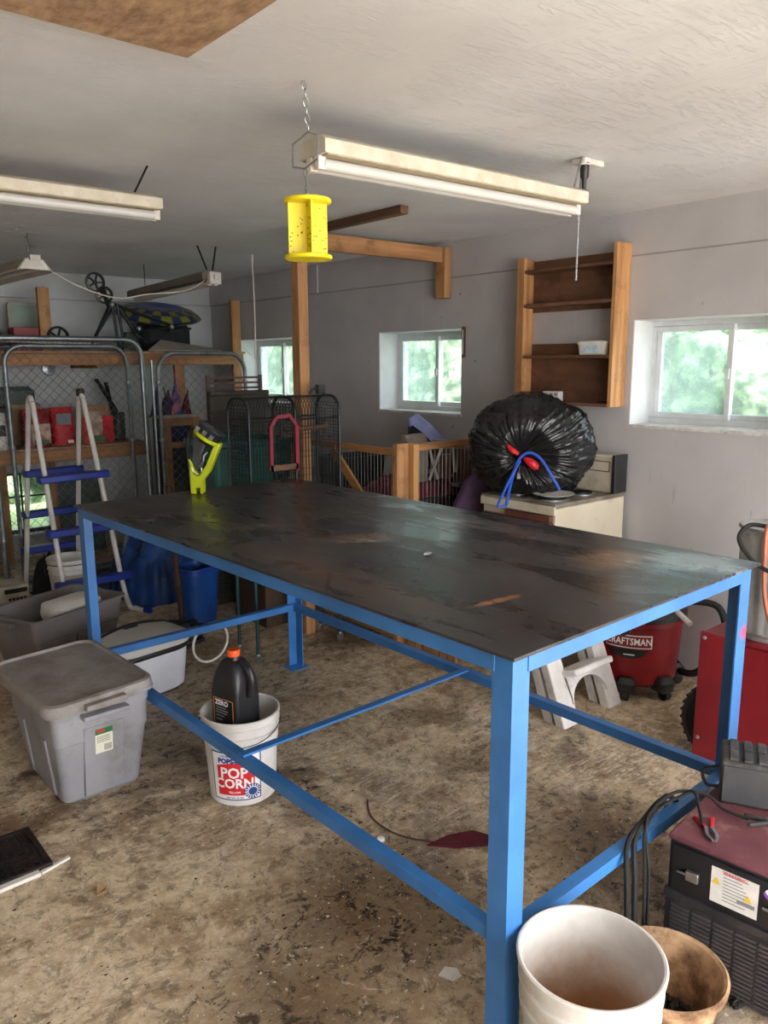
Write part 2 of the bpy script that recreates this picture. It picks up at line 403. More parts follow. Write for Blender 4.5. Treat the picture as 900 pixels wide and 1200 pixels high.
WELDB = mat('dusty_black_metal', '#242427', '#35343a', scale=7, rough=.5, dirt='#574f49', dscale=12, damt=.3)
CHARG = mat('dusty_grey_plastic', '#38383a', '#4a4948', scale=9, rough=.65, dirt='#817a72', dscale=16, damt=.4)
COPPER = mat('orange_hose', '#b56a4e', '#9c5640', scale=12, rough=.5)
BAGM = mat('black_bin_liner', '#101113', '#191a1d', scale=4, rough=.22, bump=.35, bscale=14)
BAGG = mat('green_grey_box', '#5f6a68', '#48514f', scale=5, rough=.7)
GRATEM = mat('dark_iron', '#231d1c', '#3a302c', scale=18, rough=.55, metal=.5)
ROPE = mat('pale_cord', '#cfcabd', rough=.7)
LADW = mat('ladder_white', '#d8d5d0', '#c6c2bb', scale=8, rough=.4)
LADB = mat('ladder_blue', '#12329a', '#0f2778', scale=8, rough=.4)
OLIVE = mat('olive_slats', '#4b463a', '#332f27', scale=7, rough=.7)
BROWNM = mat('brown_slats', '#5c4037', '#43302a', scale=7, rough=.6)

# hazy dusty window glass
GLASS, N, L, b = newmat('hazy_glass')
co = N.new('ShaderNodeTexCoord').outputs['Object']
out = N['Material Output']
tr = N.new('ShaderNodeBsdfTransparent'); tr.inputs[0].default_value = (.93,.98,.99,1)
df = N.new('ShaderNodeBsdfTranslucent'); df.inputs[0].default_value = (.32,.38,.385,1)
gl = N.new('ShaderNodeBsdfGlossy'); gl.inputs['Roughness'].default_value = .05
m1 = N.new('ShaderNodeMixShader'); L.new(rng(N, L, nz(N, L, co, 30, 8, .75), .3, .8, .30, .60), m1.inputs[0]); L.new(tr.outputs[0], m1.inputs[1]); L.new(df.outputs[0], m1.inputs[2])
m2 = N.new('ShaderNodeMixShader'); m2.inputs[0].default_value = .05; L.new(m1.outputs[0], m2.inputs[1]); L.new(gl.outputs[0], m2.inputs[2])
L.new(m2.outputs[0], out.inputs['Surface'])
GLASS2, N, L, b = newmat('clear_glass')
out = N['Material Output']
tr = N.new('ShaderNodeBsdfTransparent'); df = N.new('ShaderNodeBsdfTranslucent'); df.inputs[0].default_value = (.22,.26,.26,1)
m1 = N.new('ShaderNodeMixShader'); m1.inputs[0].default_value = .30; L.new(tr.outputs[0], m1.inputs[1]); L.new(df.outputs[0], m1.inputs[2])
L.new(m1.outputs[0], out.inputs['Surface'])

LEAF = mat('hedge_leaves', '#233b21', '#93a884', scale=5, rough=.6, bump=.8, bscale=9, lo=.42, hi=.66)
GRASS = mat('lawn_grass', '#6f8358', '#80946a', scale=8, rough=.8, bump=.4)
DRIVE = mat('pale_gravel', '#c2bfba', '#b0ada8', scale=40, rough=.9, bump=.3)

# ================================================================= SETTING
XR, YB, HC = 3.64, 6.83, 2.33      # right wall plane, back wall plane, ceiling
XL, YF = -3.2, -1.9
def holed(name, mat_, fixed, t, u0, u1, z0, z1, holes, axis):
    """wall slab with rectangular openings; fixed = inner plane, t = signed thickness"""
    mb = MB(); us = sorted({u0,u1,*[h[0] for h in holes],*[h[1] for h in holes]}); zs = sorted({z0,z1,*[h[2] for h in holes],*[h[3] for h in holes]})
    def P(u, z, d): return (fixed+d, u, z) if axis == 'x' else (u, fixed+d, z)
    for i in range(len(us)-1):
        for j in range(len(zs)-1):
            a, b_, c_, d_ = us[i], us[i+1], zs[j], zs[j+1]
            if any(h[0] <= a and b_ <= h[1] and h[2] <= c_ and d_ <= h[3] for h in holes): continue
            for d in (0, t): mb.add([P(a,c_,d),P(b_,c_,d),P(b_,d_,d),P(a,d_,d)], [(0,1,2,3)])
    def edge(a, b_, c_, d_): mb.add([P(a,c_,0),P(b_,d_,0),P(b_,d_,t),P(a,c_,t)], [(0,1,2,3)])
    for (a,b_,c_,d_) in list(holes)+[(u0,u1,z0,z1)]:
        edge(a,b_,c_,c_); edge(a,b_,d_,d_); edge(a,a,c_,d_); edge(b_,b_,c_,d_)
    vs = mb.v; me = bpy.data.meshes.new(name); me.from_pydata(vs, [], mb.f)
    bm = bmesh.new(); bm.from_mesh(me); bmesh.ops.remove_doubles(bm, verts=bm.verts, dist=1e-5); bmesh.ops.recalc_face_normals(bm, faces=bm.faces); bm.to_mesh(me); bm.free()
    o = bpy.data.objects.new(name, me); C.objects.link(o); me.materials.append(mat_); o['kind'] = 'structure'
    return o
W1 = (1.52, 2.34, 1.265, 1.803); W2 = (3.56, 4.38, 1.26, 1.803); W3 = (5.48, 6.32, 1.26, 1.80)
holed('wall_right', WALLR, XR, .28, YF-.3, YB+.3, -.1, HC+.1, [W1, W2, W3], 'x')
W4 = (1.72, 2.10, .20, .72)
holed('wall_back', WALLB, YB, .28, XL-.3, XR, -.1, HC+.1, [W4], 'y')
struct('wall_left', MB().box(XL-.25, XL, YF-.3, YB, -.1, HC+.1), WALLP)
DOOR = (-2.6, 3.3, 0, 2.2)
holed('wall_front', WALLP, YF, -.28, XL, XR, -.1, HC+.1, [(-.75, 3.45, -.1, 2.24)], 'y')
struct('floor', MB().box(XL-.3, XR+.01, YF-.3, YB+.01, -.12, 0), FLOOR)
struct('ceiling', MB().box(XL-.3, XR+.3, YF-.3, YB+.3, HC, HC+.12), CEIL)
struct('driveway_ground', MB().box(-14, 14, -16, YF-.3, -.2, -.05), DRIVE)
struct('lawn_ground', MB().box(XR+.30, 30, YF-.3, 40, -.3, .98).box(-20, XR+.28, YB+.29, 40, -.3, .05), GRASS)

def window(n, w, X, mid):
    y0, y1, z0, z1 = w; f = .035
    fr = struct('window_%d' % n, MB(), VINYL) if False else None
    mb = MB()
    mb.box(X, X+.07, y0, y1, z0, z0+f).box(X, X+.07, y0, y1, z1-f, z1).box(X, X+.07, y0, y0+f, z0+f, z1-f).box(X, X+.07, y1-f, y1, z0+f, z1-f)
    root = struct('window_%d' % n, mb, VINYL, bevel=.003)
    # far sash (left in view) sits proud; near sash behind
    def sash(a, b_, xx, wd):
        s = MB(); s.box(xx, xx+.025, a, b_, z0+f, z0+f+wd).box(xx, xx+.025, a, b_, z1-f-wd, z1-f).box(xx, xx+.025, a, a+wd, z0+f+wd, z1-f-wd).box(xx, xx+.025, b_-wd, b_, z0+f+wd, z1-f-wd)
        so = obj('sash', s, VINYL, root, bevel=.002)
        return so
    s1 = sash(mid-.02, y1-f, X-.004, .028); s2 = sash(y0+f, mid+.02, X+.03, .028)
    obj('glass_pane', MB().box(X+.007, X+.010, mid+.008, y1-f-.028, z0+f+.028, z1-f-.028), GLASS, s1)
    obj('glass_pane', MB().box(X+.041, X+.044, y0+f+.028, mid-.008, z0+f+.028, z1-f-.028), GLASS2, s2)
    obj('sash_latch', MB().box(X-.016, X-.004, mid-.012, mid+.006, (z0+z1)/2-.03, (z0+z1)/2+.02), VINYL, s1, bevel=.002)
    # painted reveal liner and sill
    obj('reveal_liner', MB().box(XR+.002, X, y1-.006, y1-.001, z0+.002, z1-.002).box(XR+.002, X, y0+.001, y0+.006, z0+.002, z1-.002).box(XR+.002, X, y0+.006, y1-.006, z1-.006, z1-.001), mat('reveal_white', '#d9dadb', '#c9cacc', scale=5, rough=.55), root)
    obj('sill', MB().box(XR-.006, X, y0-.004, y1+.006, z0-.012, z0+.004), mat('chipped_sill', '#d8d8d6', '#b9b5ae', scale=14, rough=.6, dirt='#7a7168', dscale=22, damt=.4), root)
    return root
window(1, W1, 3.82, 1.915); window(2, W2, 3.815, 3.97); window(3, W3, 3.815, 5.90)
# small low opening in the back wall with dark bars
x0, x1, z0, z1 = W4
r = struct('window_4', MB().box(x0, x1, YB+.08, YB+.12, z0, z0+.03).box(x0, x1, YB+.08, YB+.12, z1-.03, z1).box(x0, x0+.03, YB+.08, YB+.12, z0+.03, z1-.03).box(x1-.03, x1, YB+.08, YB+.12, z0+.03, z1-.03), DGREY)
obj('window_bar', MB().box(x0+.13, x0+.145, YB+.09, YB+.11, z0+.03, z1-.03).box(x0+.03, x1-.03, YB+.09, YB+.11, .50, .515), BLKM, r)
# trim strip of wallboard where walls meet the ceiling
struct('trim_1', MB().box(XR-.012, XR-.001, 5.1, YB-.002, 2.12, HC-.001), WALLR)

# greenery outdoors
def bush(c, r, seed, name, label, group):
    random.seed(seed); bm = bmesh.new(); bmesh.ops.create_icosphere(bm, subdivisions=5, radius=1)
    from mathutils import noise
    vs = []
    for v in bm.verts:
        n = noise.fractal(v.co*3+Vector((seed,0,0)), .8, 2.2, 5)
        k = 1 + .28*n + random.uniform(-.04,.04)
        vs.append((v.co.x*r[0]*k, v.co.y*r[1]*k, v.co.z*r[2]*k))
    fs = [tuple(v.index for v in f.verts) for f in bm.faces]; bm.free()
    o = link_mesh(name, [(v[0], v[1], v[2]+r[2]*.75) for v in vs], fs, LEAF, smooth=180); o.location = c
    tag(o, label, 'shrub', group)
def hedge():
    from mathutils import noise
    NU, NV = 220, 60; vs=[]; fs=[]
    for i in range(NU+1):
        for j in range(NV+1):
            y = -1 + 27*i/NU; a = (PI*.96)*j/NV
            n = noise.fractal(Vector((y*.9, a*2.2, 2)), .8, 2.1, 6)
            n2 = noise.noise(Vector((y*5, a*9, 1)))
            rr_ = 1 + .22*n + .05*n2
            vs.append((10.4 - math.cos(a)*1.5*rr_, y, .9 + math.sin(a)*1.9*rr_*(.9+.12*noise.noise(Vector((y*.5,0,7))))))
    for i in range(NU):
        for j in range(NV):
            k = i*(NV+1)+j; fs.append((k, k+1, k+NV+2, k+NV+1))
    m_ = MB(); m_.add(vs, fs); return single('leafy_hedge', m_, LEAF, 'long tall leafy green hedge on the lawn outside the right hand windows', 'hedge', (10.4, 12, .98), smooth=180)
hedge()
bush((2.9, 10.0, 0), (1.6,.9,1.2), 5, 'leafy_shrub', 'leafy shrub outside the low opening in the back wall', 'shrubs outside the back wall')

# ================================================================= WORK TABLE
PX0, PY0, TW, TL, TH, A = 1.161, .978, 1.135, 2.385, 1.0075, .0251
tb = thing('work_table', 'long steel-topped work table with bright blue angle-iron frame in the middle of the floor', 'table', (PX0, PY0, 0), A)
obj('tabletop', MB().box(0, TW, 0, TL, TH-.008, TH), STEEL, tb, world=False, bevel=.0015)
I = .014; F = .056; t_ = .006
def lpoly(sx, sy, x, y, w=F, t=t_):
    P = [(0,0),(w,0),(w,t),(t,t),(t,w),(0,w)]
    P = [(x+sx*a, y+sy*b_) for a, b_ in P]
    return P
for (sx, sy, x, y) in ((1,1,I,I), (-1,1,TW-I,I), (1,-1,I,TL-I), (-1,-1,TW-I,TL-I)):
    if (sx,sy) == (-1,1): x, y = TW-.03, I
    leg = obj('leg', MB().prism(lpoly(sx, sy, x, y, F if (sx,sy)!=(-1,1) else .06), .006, TH-.009), BLUE, tb, world=False, bevel=.001)
    obj('foot_plate', MB().box(x-.03*(sx>0)-.09*(sx<0)*0-.0, x+.08*sx, y-.015*sy, y+.08*sy, 0, .006) if sx > 0 else MB().box(x-.08, x+.02, min(y-.015*sy, y+.08*sy), max(y-.015*sy, y+.08*sy), 0, .006), BLUE, leg, world=False)
def angle_rail(name, p0, p1, out, h=.04, hang=True, t=.005):
    """angle iron: vertical flange on the outer side, horizontal flange at top"""
    mb = MB(); p0 = Vector(p0); p1 = Vector(p1); o_ = Vector(out)
    d = (p1-p0); L_ = d.length; d.normalize()
    M = Matrix((o_, d, Vector((0,0,1)))).transposed().to_4x4(); M.translation = p0
    mb.box(-t, 0, 0, L_, -h, 0, M); mb.box(-h, -t, 0, L_, -t, 0, M)
    return obj(name, mb, BLUE, tb, world=False, bevel=.0008)
zt = TH-.0085
x0, x1, y0, y1 = .012, TW-.02, .012, TL-.012
angle_rail('top_rail', (x0-.001, y0+.05, zt), (x0-.001, y1-.05, zt), (-1,0,0))
angle_rail('top_rail', (x1, y0+.05, zt), (x1, y1-.05, zt), (1,0,0))
angle_rail('top_rail', (x0+.05, y0-.001, zt), (x1-.03, y0-.001, zt), (0,-1,0))
angle_rail('top_rail', (x0+.05, y1, zt), (x1-.03, y1, zt), (0,1,0))
zr = .345
angle_rail('stretcher', (x0+.008, y0+.01, zr), (x0+.008, y1-.01, zr), (-1,0,0), .034)
angle_rail('stretcher', (x1-.03, y0+.01, zr), (x1-.03, y1-.01, zr), (-1,0,0), .034)
angle_rail('stretcher', (x0+.01, y0+.008, zr+.002), (x1-.01, y0+.008, zr+.002), (0,-1,0), .034)
angle_rail('stretcher', (x0+.01, y1-.03, zr+.002), (x1-.01, y1-.03, zr+.002), (0,-1,0), .034)
obj('crossbar', MB().bar((x0+.01, 1.12, zr+.006), (x1-.03, 1.12, zr+.006), .030, .008), BLUE, tb, world=False)
# weld scraps lying on the sheet
single('metal_scrap', MB().ico((1.62,1.72,TH+.006), (.018,.007,.006), 2, .2), CHROME, 'tiny bright metal scrap lying on the steel tabletop near its middle', 'scrap', (1.62,1.72,TH))

# ================================================================= LIGHT FIXTURES
def strip_light(name, label, p0, p1, w=.132, group=None, chain0=True, pull=True):
    p0 = Vector(p0); p1 = Vector(p1); d = (p1-p0); L_ = d.length; d.normalize(); sd = Vector((d.y,-d.x,0)).normalized(); up = sd.cross(d)
    t = thing(name, label, 'light', (p0+p1)/2, 0, group)
    M = Matrix((d, -sd, up)).transposed().to_4x4(); M.translation = p0
    # housing: closed channel with sloping shoulders
    prof = [(-w/2,0),(w/2,0),(w/2,.038),(w/2-.02,.05),(-w/2+.02,.05),(-w/2,.038)]
    hb = MB(); hb.loft([[(0,a,b_) for a,b_ in prof],[(L_,a,b_) for a,b_ in prof]], M=M)
    obj('housing', hb, WHITEP, t, bevel=.002)
    obj('reflector_face', MB().box(.01, L_-.01, -w/2+.004, w/2-.004, -.003, 0, M), BEIGEP, t)
    for s in (-1, 1):
        q = MB(); pts = [M @ Vector((a, s*.020, -.020)) for a in (.02, L_-.02)]
        q.tube(pts, .0165, 12); obj('lamp_tube', q, TUBEG, t)
        for a in (.012, L_-.012):
            h = MB().box(a-.012, a+.012, s*.020-.012, s*.020+.012, -.036, 0, M); obj('lamp_holder', h, WPL, t, bevel=.002)
    return t, M, L_
f1, M1, L1 = strip_light('shop_light', 'dusty white twin-tube shop light hung over the near half of the table', (1.362,1.925,2.160), (2.505,1.885,2.155))
mb = MB(); chain_mb(mb, (1.30,1.869,2.33), (1.35,1.924,2.225)); obj('hanging_chain', mb, CHROME, f1)
mb = MB(); mb.tube([(1.352,1.925,2.225),(1.338,1.985,2.20),(1.336,1.985,2.14),(1.336,1.925,2.125),(1.336,1.865,2.14),(1.338,1.865,2.2),(1.352,1.925,2.225)], .003, 6); obj('chain_loop', mb, CHROME, f1)
mb = MB(); mb.tube([(2.50,1.885,2.215),(2.535,1.88,2.33)], .004, 6); mb.tube([(2.56,1.90,2.33),(2.545,1.89,2.215)], .0035, 6); obj('hanger_hook', mb, CHROME, f1)
mb = MB(); mb.lathe([(.006,-.11),(.009,-.06),(.016,-.05),(.018,-.005),(.018,0)], 12, (2.56,1.885,2.312)); obj('power_plug', mb, BLK, f1)
single('ceiling_outlet', MB().box(2.54,2.66,1.87,1.93,2.308,2.329).lathe([(.024,-.006),(.026,0)],16,(2.56,1.89,2.309)), WPL, 'white ceiling outlet above the right end of the nearest shop light', 'outlet', (2.6,1.9,2.33), bevel=.003)
mb = MB(); chain_mb(mb, (2.50,1.86,2.150), (2.50,1.86,1.895), .008, .0028, .0012); mb.ico((2.50,1.86,1.892), .006, 1); obj('pull_chain', mb, CHROME, f1)
f2, M2, L2 = strip_light('shop_light', 'cream shop light hung at the left edge, its tubes hidden behind the housing', (.19,3.10,2.19), (1.415,3.06,2.18))
mb = MB(); mb.tube([(1.33,3.063,2.24),(1.36,3.0,2.33)], .004, 6); mb.tube([(.3,3.1,2.25),(.3,3.1,2.33)], .004, 6); obj('hanger_hook', mb, BLKM, f2)

def hood_light(label, c0, c1, w=.25):
    p0 = Vector(c0); p1 = Vector(c1); d = (p1-p0); L_ = d.length; d.normalize(); sd = Vector((d.y,-d.x,0)).normalized(); up = sd.cross(d)
    t = thing('hooded_shop_light', label, 'light', (p0+p1)/2)
    M = Matrix((d, -sd, up)).transposed().to_4x4(); M.translation = p0
    pr_ = [(-w/2,0),(-w/2,-.012),(-w/2+.012,0),(-.045,.05),(.045,.05),(w/2-.012,0),(w/2,-.012),(w/2,0),(.05,.062),(-.05,.062)]
    hb = MB(); hb.loft([[(0,a,b_) for a,b_ in pr_],[(L_,a,b_) for a,b_ in pr_]], M=M); obj('hood', hb, HOOD, t)
    e = MB().prism([(-w/2+.01,0),(w/2-.01,0),(.05,.056),(-.05,.056)], 0, .006, M @ Matrix(((0,0,1,-.006),(1,0,0,0),(0,1,0,0),(0,0,0,1)))); e.box(-.02,0,-.03,.03,.05,.08,M); obj('end_cap', e, WPL, t, bevel=.002)
    for s in (-1,1):
        q = MB(); q.tube([M @ Vector((a, s*.05, .018)) for a in (.02, L_-.02)], .0165, 10); obj('lamp_tube', q, TUBEG, t)
    return t
WPs, BGs = WHITEP, BEIGEP; WHITEP = mat('dusty_grey_hood','#6f6a5e','#5d584c',scale=8,rough=.6); BEIGEP = mat('brown_grey_underside','#5d564a','#4c463c',scale=8,rough=.6)
h1, _, _ = strip_light('shop_light', 'narrow grey-brown shop light hanging far back over the inflatable ring', (2.53,4.70,2.12), (2.55,5.95,2.09), .15); WHITEP, BEIGEP = WPs, BGs
obj('end_cap', MB().box(2.49,2.57,4.665,4.698,2.09,2.165).box(2.515,2.55,4.65,4.665,2.12,2.15), WPL, h1, bevel=.003)
mb = MB(); mb.tube([(2.50,4.72,2.18),(2.46,4.76,2.33)], .006, 6); mb.tube([(2.54,4.72,2.18),(2.58,4.74,2.33)], .006, 6); mb.tube([(2.60,5.9,2.16),(2.60,5.9,2.33)], .003, 6); obj('hanger_hook', mb, BLKM, h1)
h2 = hood_light('hooded shop light far back at the left edge with a white end cap', (1.50,4.90,2.13), (1.35,6.2,2.10), .20)
mb = MB(); chain_mb(mb, (1.47,4.92,2.33), (1.48,4.92,2.2), .03, .008, .0025); obj('hanging_chain', mb, CHROME, h2)
cord = smoothpath([(1.53,4.90,2.16),(1.75,4.95,2.06),(2.0,4.98,2.0),(2.2,4.95,2.03),(2.42,4.83,2.06),(2.51,4.68,2.15)], 8)
single('power_cord', MB().tube(cord, .004, 6), ROPE, 'white electric cord sagging between the two far shop lights', 'cord', (1.53,4.90,2.16))
single('hanging_cord', MB().tube([(2.95,4.91,2.33),(2.95,4.91,2.28)], .009, 6).tube(smoothpath([(2.95,4.91,2.28),(2.955,4.91,1.9),(2.945,4.91,1.62)],6), .0045, 6), ROPE, 'thin pale cord hanging straight down from the ceiling before the far window', 'cord', (2.95,4.91,2.33))

# fly trap on the near light
ft = thing('fly_trap', 'bright yellow spool-shaped fly trap hanging from the near shop light', 'fly trap', (1.345,1.93,1.885))
cx, cy = 1.345, 1.93
def disc(z, r=.068): return MB().lathe([(r-.003,z-.006),(r,z-.003),(r,z+.003),(r-.003,z+.006)], 40, (cx,cy,0))
obj('bottom_disc', disc(1.889), YEL, ft); obj('top_disc', disc(2.041), YEL, ft)
m_ = MB()
for a in (.35, .35+PI/2): m_.box(-.056, .056, -.002, .002, 1.895, 2.035, T(cx, cy, 0, a-.75))
obj('sticky_vane', m_, YEL, ft)
m_ = MB(); random.seed(3)
for i in range(90):
    a = (.35 if random.random() < .5 else .35+PI/2)-.75; u = random.uniform(-.052,.052); z = random.uniform(1.9,2.0) if random.random()<.7 else random.uniform(1.9,2.03)
    for s in ((-1,1)[random.randrange(2)],):
        c_ = T(cx,cy,0,a) @ Vector((u, s*.0035, z)); m_.ico(c_, (.0026,.0022,.0016), 1)
o = obj('trapped_flies', m_, BLKR, ft); o['kind'] = 'stuff'
m_ = MB(); chain_mb(m_, (cx-.006,cy-.002,2.125), (cx,cy,2.062), .022, .005, .0015); m_.tube([(cx,cy,2.047),(cx,cy,2.07)], .003, 6); obj('hook', m_, CHROME, ft)

# ceiling boards
single('ceiling_panel', MB().box(-.35, .966, .55, 1.872, 2.312, 2.329), OSB, 'unpainted brown flakeboard panel fixed to the ceiling at top left', 'panel', (.3,1.2,2.329))

# timber frame hanging along the ceiling: beam, drop block, post, brace
tf = thing('timber_beam', 'pine beam fixed under the ceiling running to the right wall, with a short drop block', 'beam', (2.55,3.70,2.2))
obj('beam', MB().box(2.50, 3.58, 3.68, 3.72, 2.205, 2.295), PINE_X, tf, bevel=.003)
obj('drop_block', MB().box(3.58, 3.635, 3.66, 3.745, 1.99, 2.295), PINE_Z, tf, bevel=.003)
single('timber_brace', MB().box(2.60, 2.65, 2.96, 3.675, 2.29, 2.3285), DWOOD, 'dark stained lath fixed flat to the ceiling in front of the pine beam', 'board', (2.62,3.3,2.328), bevel=.002)
single('timber_post', MB().box(2.52, 2.585, 3.722, 3.79, 0, 2.328), PINE_Z, 'tall pine post standing from the floor to the ceiling behind the wire cage', 'post', (2.55,3.755,0), bevel=.003)

# ================================================================= RIGHT WALL SHELF
ws = thing('wall_shelf', 'open brown plywood wall shelf hung between the near and middle windows', 'shelf', (3.57,2.69,1.36))
X0, X1, Y0, Y1, Z0, Z1 = 3.512, 3.638, 2.37, 3.01, 1.36, 2.165
obj('side_board', MB().box(X0, X1, Y0, Y0+.02, Z0, Z1+.012), PLYL, ws, bevel=.001)
obj('side_board', MB().box(X0, X1, Y1-.02, Y1, Z0, Z1-.01), PLYL, ws, bevel=.001)
obj('face_strip', MB().box(X0-.002, X0+.02, Y1-.05, Y1-.02, Z0+.02, Z1-.01), PLYL, ws)
for z in (Z0, 1.61, 1.888, 2.072):
    obj('shelf_board', MB().box(X0+.002, X1, Y0+.02, Y1-.02, z, z+.016), DARKBROWN, ws, bevel=.001)
obj('back_panel', MB().box(X1-.008, X1, Y0+.02, Y1-.02, 1.865, Z1-.02), DARKBROWN, ws)
obj('back_panel', MB().box(X1-.008, X1, Y0+.02, Y1-.02, Z0, 1.69), DARKBROWN, ws)
# box of wipes
wb = thing('wipes_tub', 'small white lidded tub with a blue label on the middle of the wall shelf', 'container', (3.57,2.52,1.626))
m_ = MB(); m_.loft([rr(.04,.085,.02,0), rr(.045,.092,.022,.055)], M=T(3.575,2.515,1.627)); obj('body', m_, WPL, wb)
m_ = MB(); m_.loft([rr(.049,.097,.024,.055), rr(.049,.097,.024,.066), rr(.042,.09,.022,.072)], M=T(3.575,2.515,1.627)); obj('lid', m_, WPL, wb)
m_ = MB(); m_.box(-.0462,-.0452,-.05,.045,.014,.046,T(3.5745,2.515,1.627)); m_.box(-.0452,-.0440,-.05,.045,.010,.02,T(3.5745,2.515,1.627)); obj('front_label', m_, mat('pale_blue_print', '#8fb8cf','#dfe6ea', scale=60, rough=.5), wb)
ob = thing('small_box', 'small white printed box on the bottom board of the wall shelf', 'box', (3.58,2.79,1.377))
obj('body', MB().box(3.56,3.60,2.735,2.845,1.377,1.43), PAPERW, ob, bevel=.002)
m_ = MB()
for i,(a,b_,c_,d_) in enumerate(((2.745,2.765,1.405,1.422),(2.775,2.80,1.41,1.42),(2.81,2.835,1.40,1.42),(2.75,2.80,1.385,1.395),(2.81,2.83,1.384,1.392))): m_.box(3.559,3.5605,a,b_,c_,d_)
obj('print', m_, LABGREY, ob)
# thermometer strip by the middle window
tm = thing('wall_thermometer', 'narrow brown thermometer strip on the wall beside the middle window', 'thermometer', (3.63,3.54,1.61))
obj('backing', MB().box(3.626,3.638,3.525,3.552,1.62,1.81), BROWNM, tm, bevel=.002); obj('glass_tube', MB().tube([(3.624,3.539,1.64),(3.624,3.539,1.79)],.0025,6), LABWHT, tm)
single('wall_outlet', MB().box(3.63,3.638,4.02,4.06,1.10,1.16), BLK, 'small black fitting on the right wall below the middle window', 'outlet', (3.634,4.04,1.10), bevel=.002)

# ================================================================= STOVE
st = thing('cooking_stove', 'almond coloured electric stove against the right wall carrying the bin bag', 'stove', (3.33,2.55,0))
SX0, SX1, SY0, SY1, SZ = 3.04, 3.615, 2.325, 2.80, .915
obj('body', MB().box(SX0, SX1, SY0, SY1, .04, SZ-.022), STOVEM, st, bevel=.006)
obj('cooktop', MB().box(SX0-.012, SX1, SY0-.006, SY1+.006, SZ-.022, SZ), mat('worn_cooktop', '#8d877b', '#5e564c', scale=6, rough=.4), st, bevel=.004)
obj('front_trim', MB().box(SX0-.02, SX0-.004, SY0-.004, SY1+.004, SZ-.055, SZ-.012), STOVEM, st, bevel=.004)
obj('oven_door', MB().box(SX0-.03, SX0, SY0+.012, SY1-.012, .25, SZ-.09), mat('brown_oven_glass', '#5b3c30', '#47302a', scale=3, rough=.2), st, bevel=.006)
m_ = MB(); m_.tube([(SX0-.075,SY0+.05,SZ-.115),(SX0-.075,SY1-.05,SZ-.115)], .013, 10)
for y in (SY0+.06, SY1-.06): m_.tube([(SX0-.02,y,SZ-.115),(SX0-.075,y,SZ-.115)], .009, 8)
obj('door_handle', m_, BRASSY, st)
obj('door_top_vent', MB().box(SX0-.034, SX0-.004, SY0+.012, SY0+.30, SZ-.088, SZ-.06), BRASSY, st, bevel=.002)
obj('drawer', MB().box(SX0-.022, SX0, SY0+.012, SY1-.012, .06, .235), STOVEM, st, bevel=.006)
bg = obj('back_guard', MB().box(SX1-.10, SX1, SY0+.012, SY1, SZ, SZ+.195), STOVEM, st, bevel=.006)
obj('end_panel', MB().box(SX1-.11, SX1+.002, SY0-.008, SY0+.012, SZ, SZ+.20), BLK, st, bevel=.002)
obj('control_panel', MB().box(SX1-.104, SX1-.099, SY0+.03, SY0+.15, SZ+.11, SZ+.165), LABBLK, bg)
obj('control_panel', MB().box(SX1-.1045, SX1-.1035, SY0+.034, SY0+.146, SZ+.114, SZ+.161), STOVEM, bg)
m_ = MB()
for y in (.20,.27,.36,.42): m_.lathe([(.018,0),(.016,.018),(.006,.024)], 16, M=T(SX1-.10,SY0+y,SZ+.14) @ Matrix.Rotation(-PI/2,4,'Y'))
obj('control_knob', m_, BLK, bg)
m_ = MB()
for (x,y,r0) in ((3.16,2.45,.075),(3.16,2.68,.06),(3.40,2.45,.06),(3.40,2.68,.075)):
    pts = [(x+(r0*k/60)*math.cos(k*.42), y+(r0*k/60)*math.sin(k*.42), SZ+.008) for k in range(61)]
    m_.tube(pts, .004, 6)
obj('burner_coil', m_, BLKM, st)
m_ = MB()
for (x,y,r0) in ((3.16,2.45,.085),(3.16,2.68,.07),(3.40,2.45,.07),(3.40,2.68,.085)): m_.lathe([(r0*.4,.001),(r0,.005),(r0+.008,.004),(r0+.008,0)], 28, (x,y,SZ))
obj('drip_pan', m_, CHROME, st)
single('dinner_plate', MB().lathe([(.05,0),(.055,.002),(.10,.012),(.105,.016),(.10,.015),(.05,.006),(0.001,.006)], 32, (3.165,2.44,SZ+.012)), WPL, 'off-white plate lying on the stove front beneath the black bin bag', 'plate', (3.165,2.44,SZ))
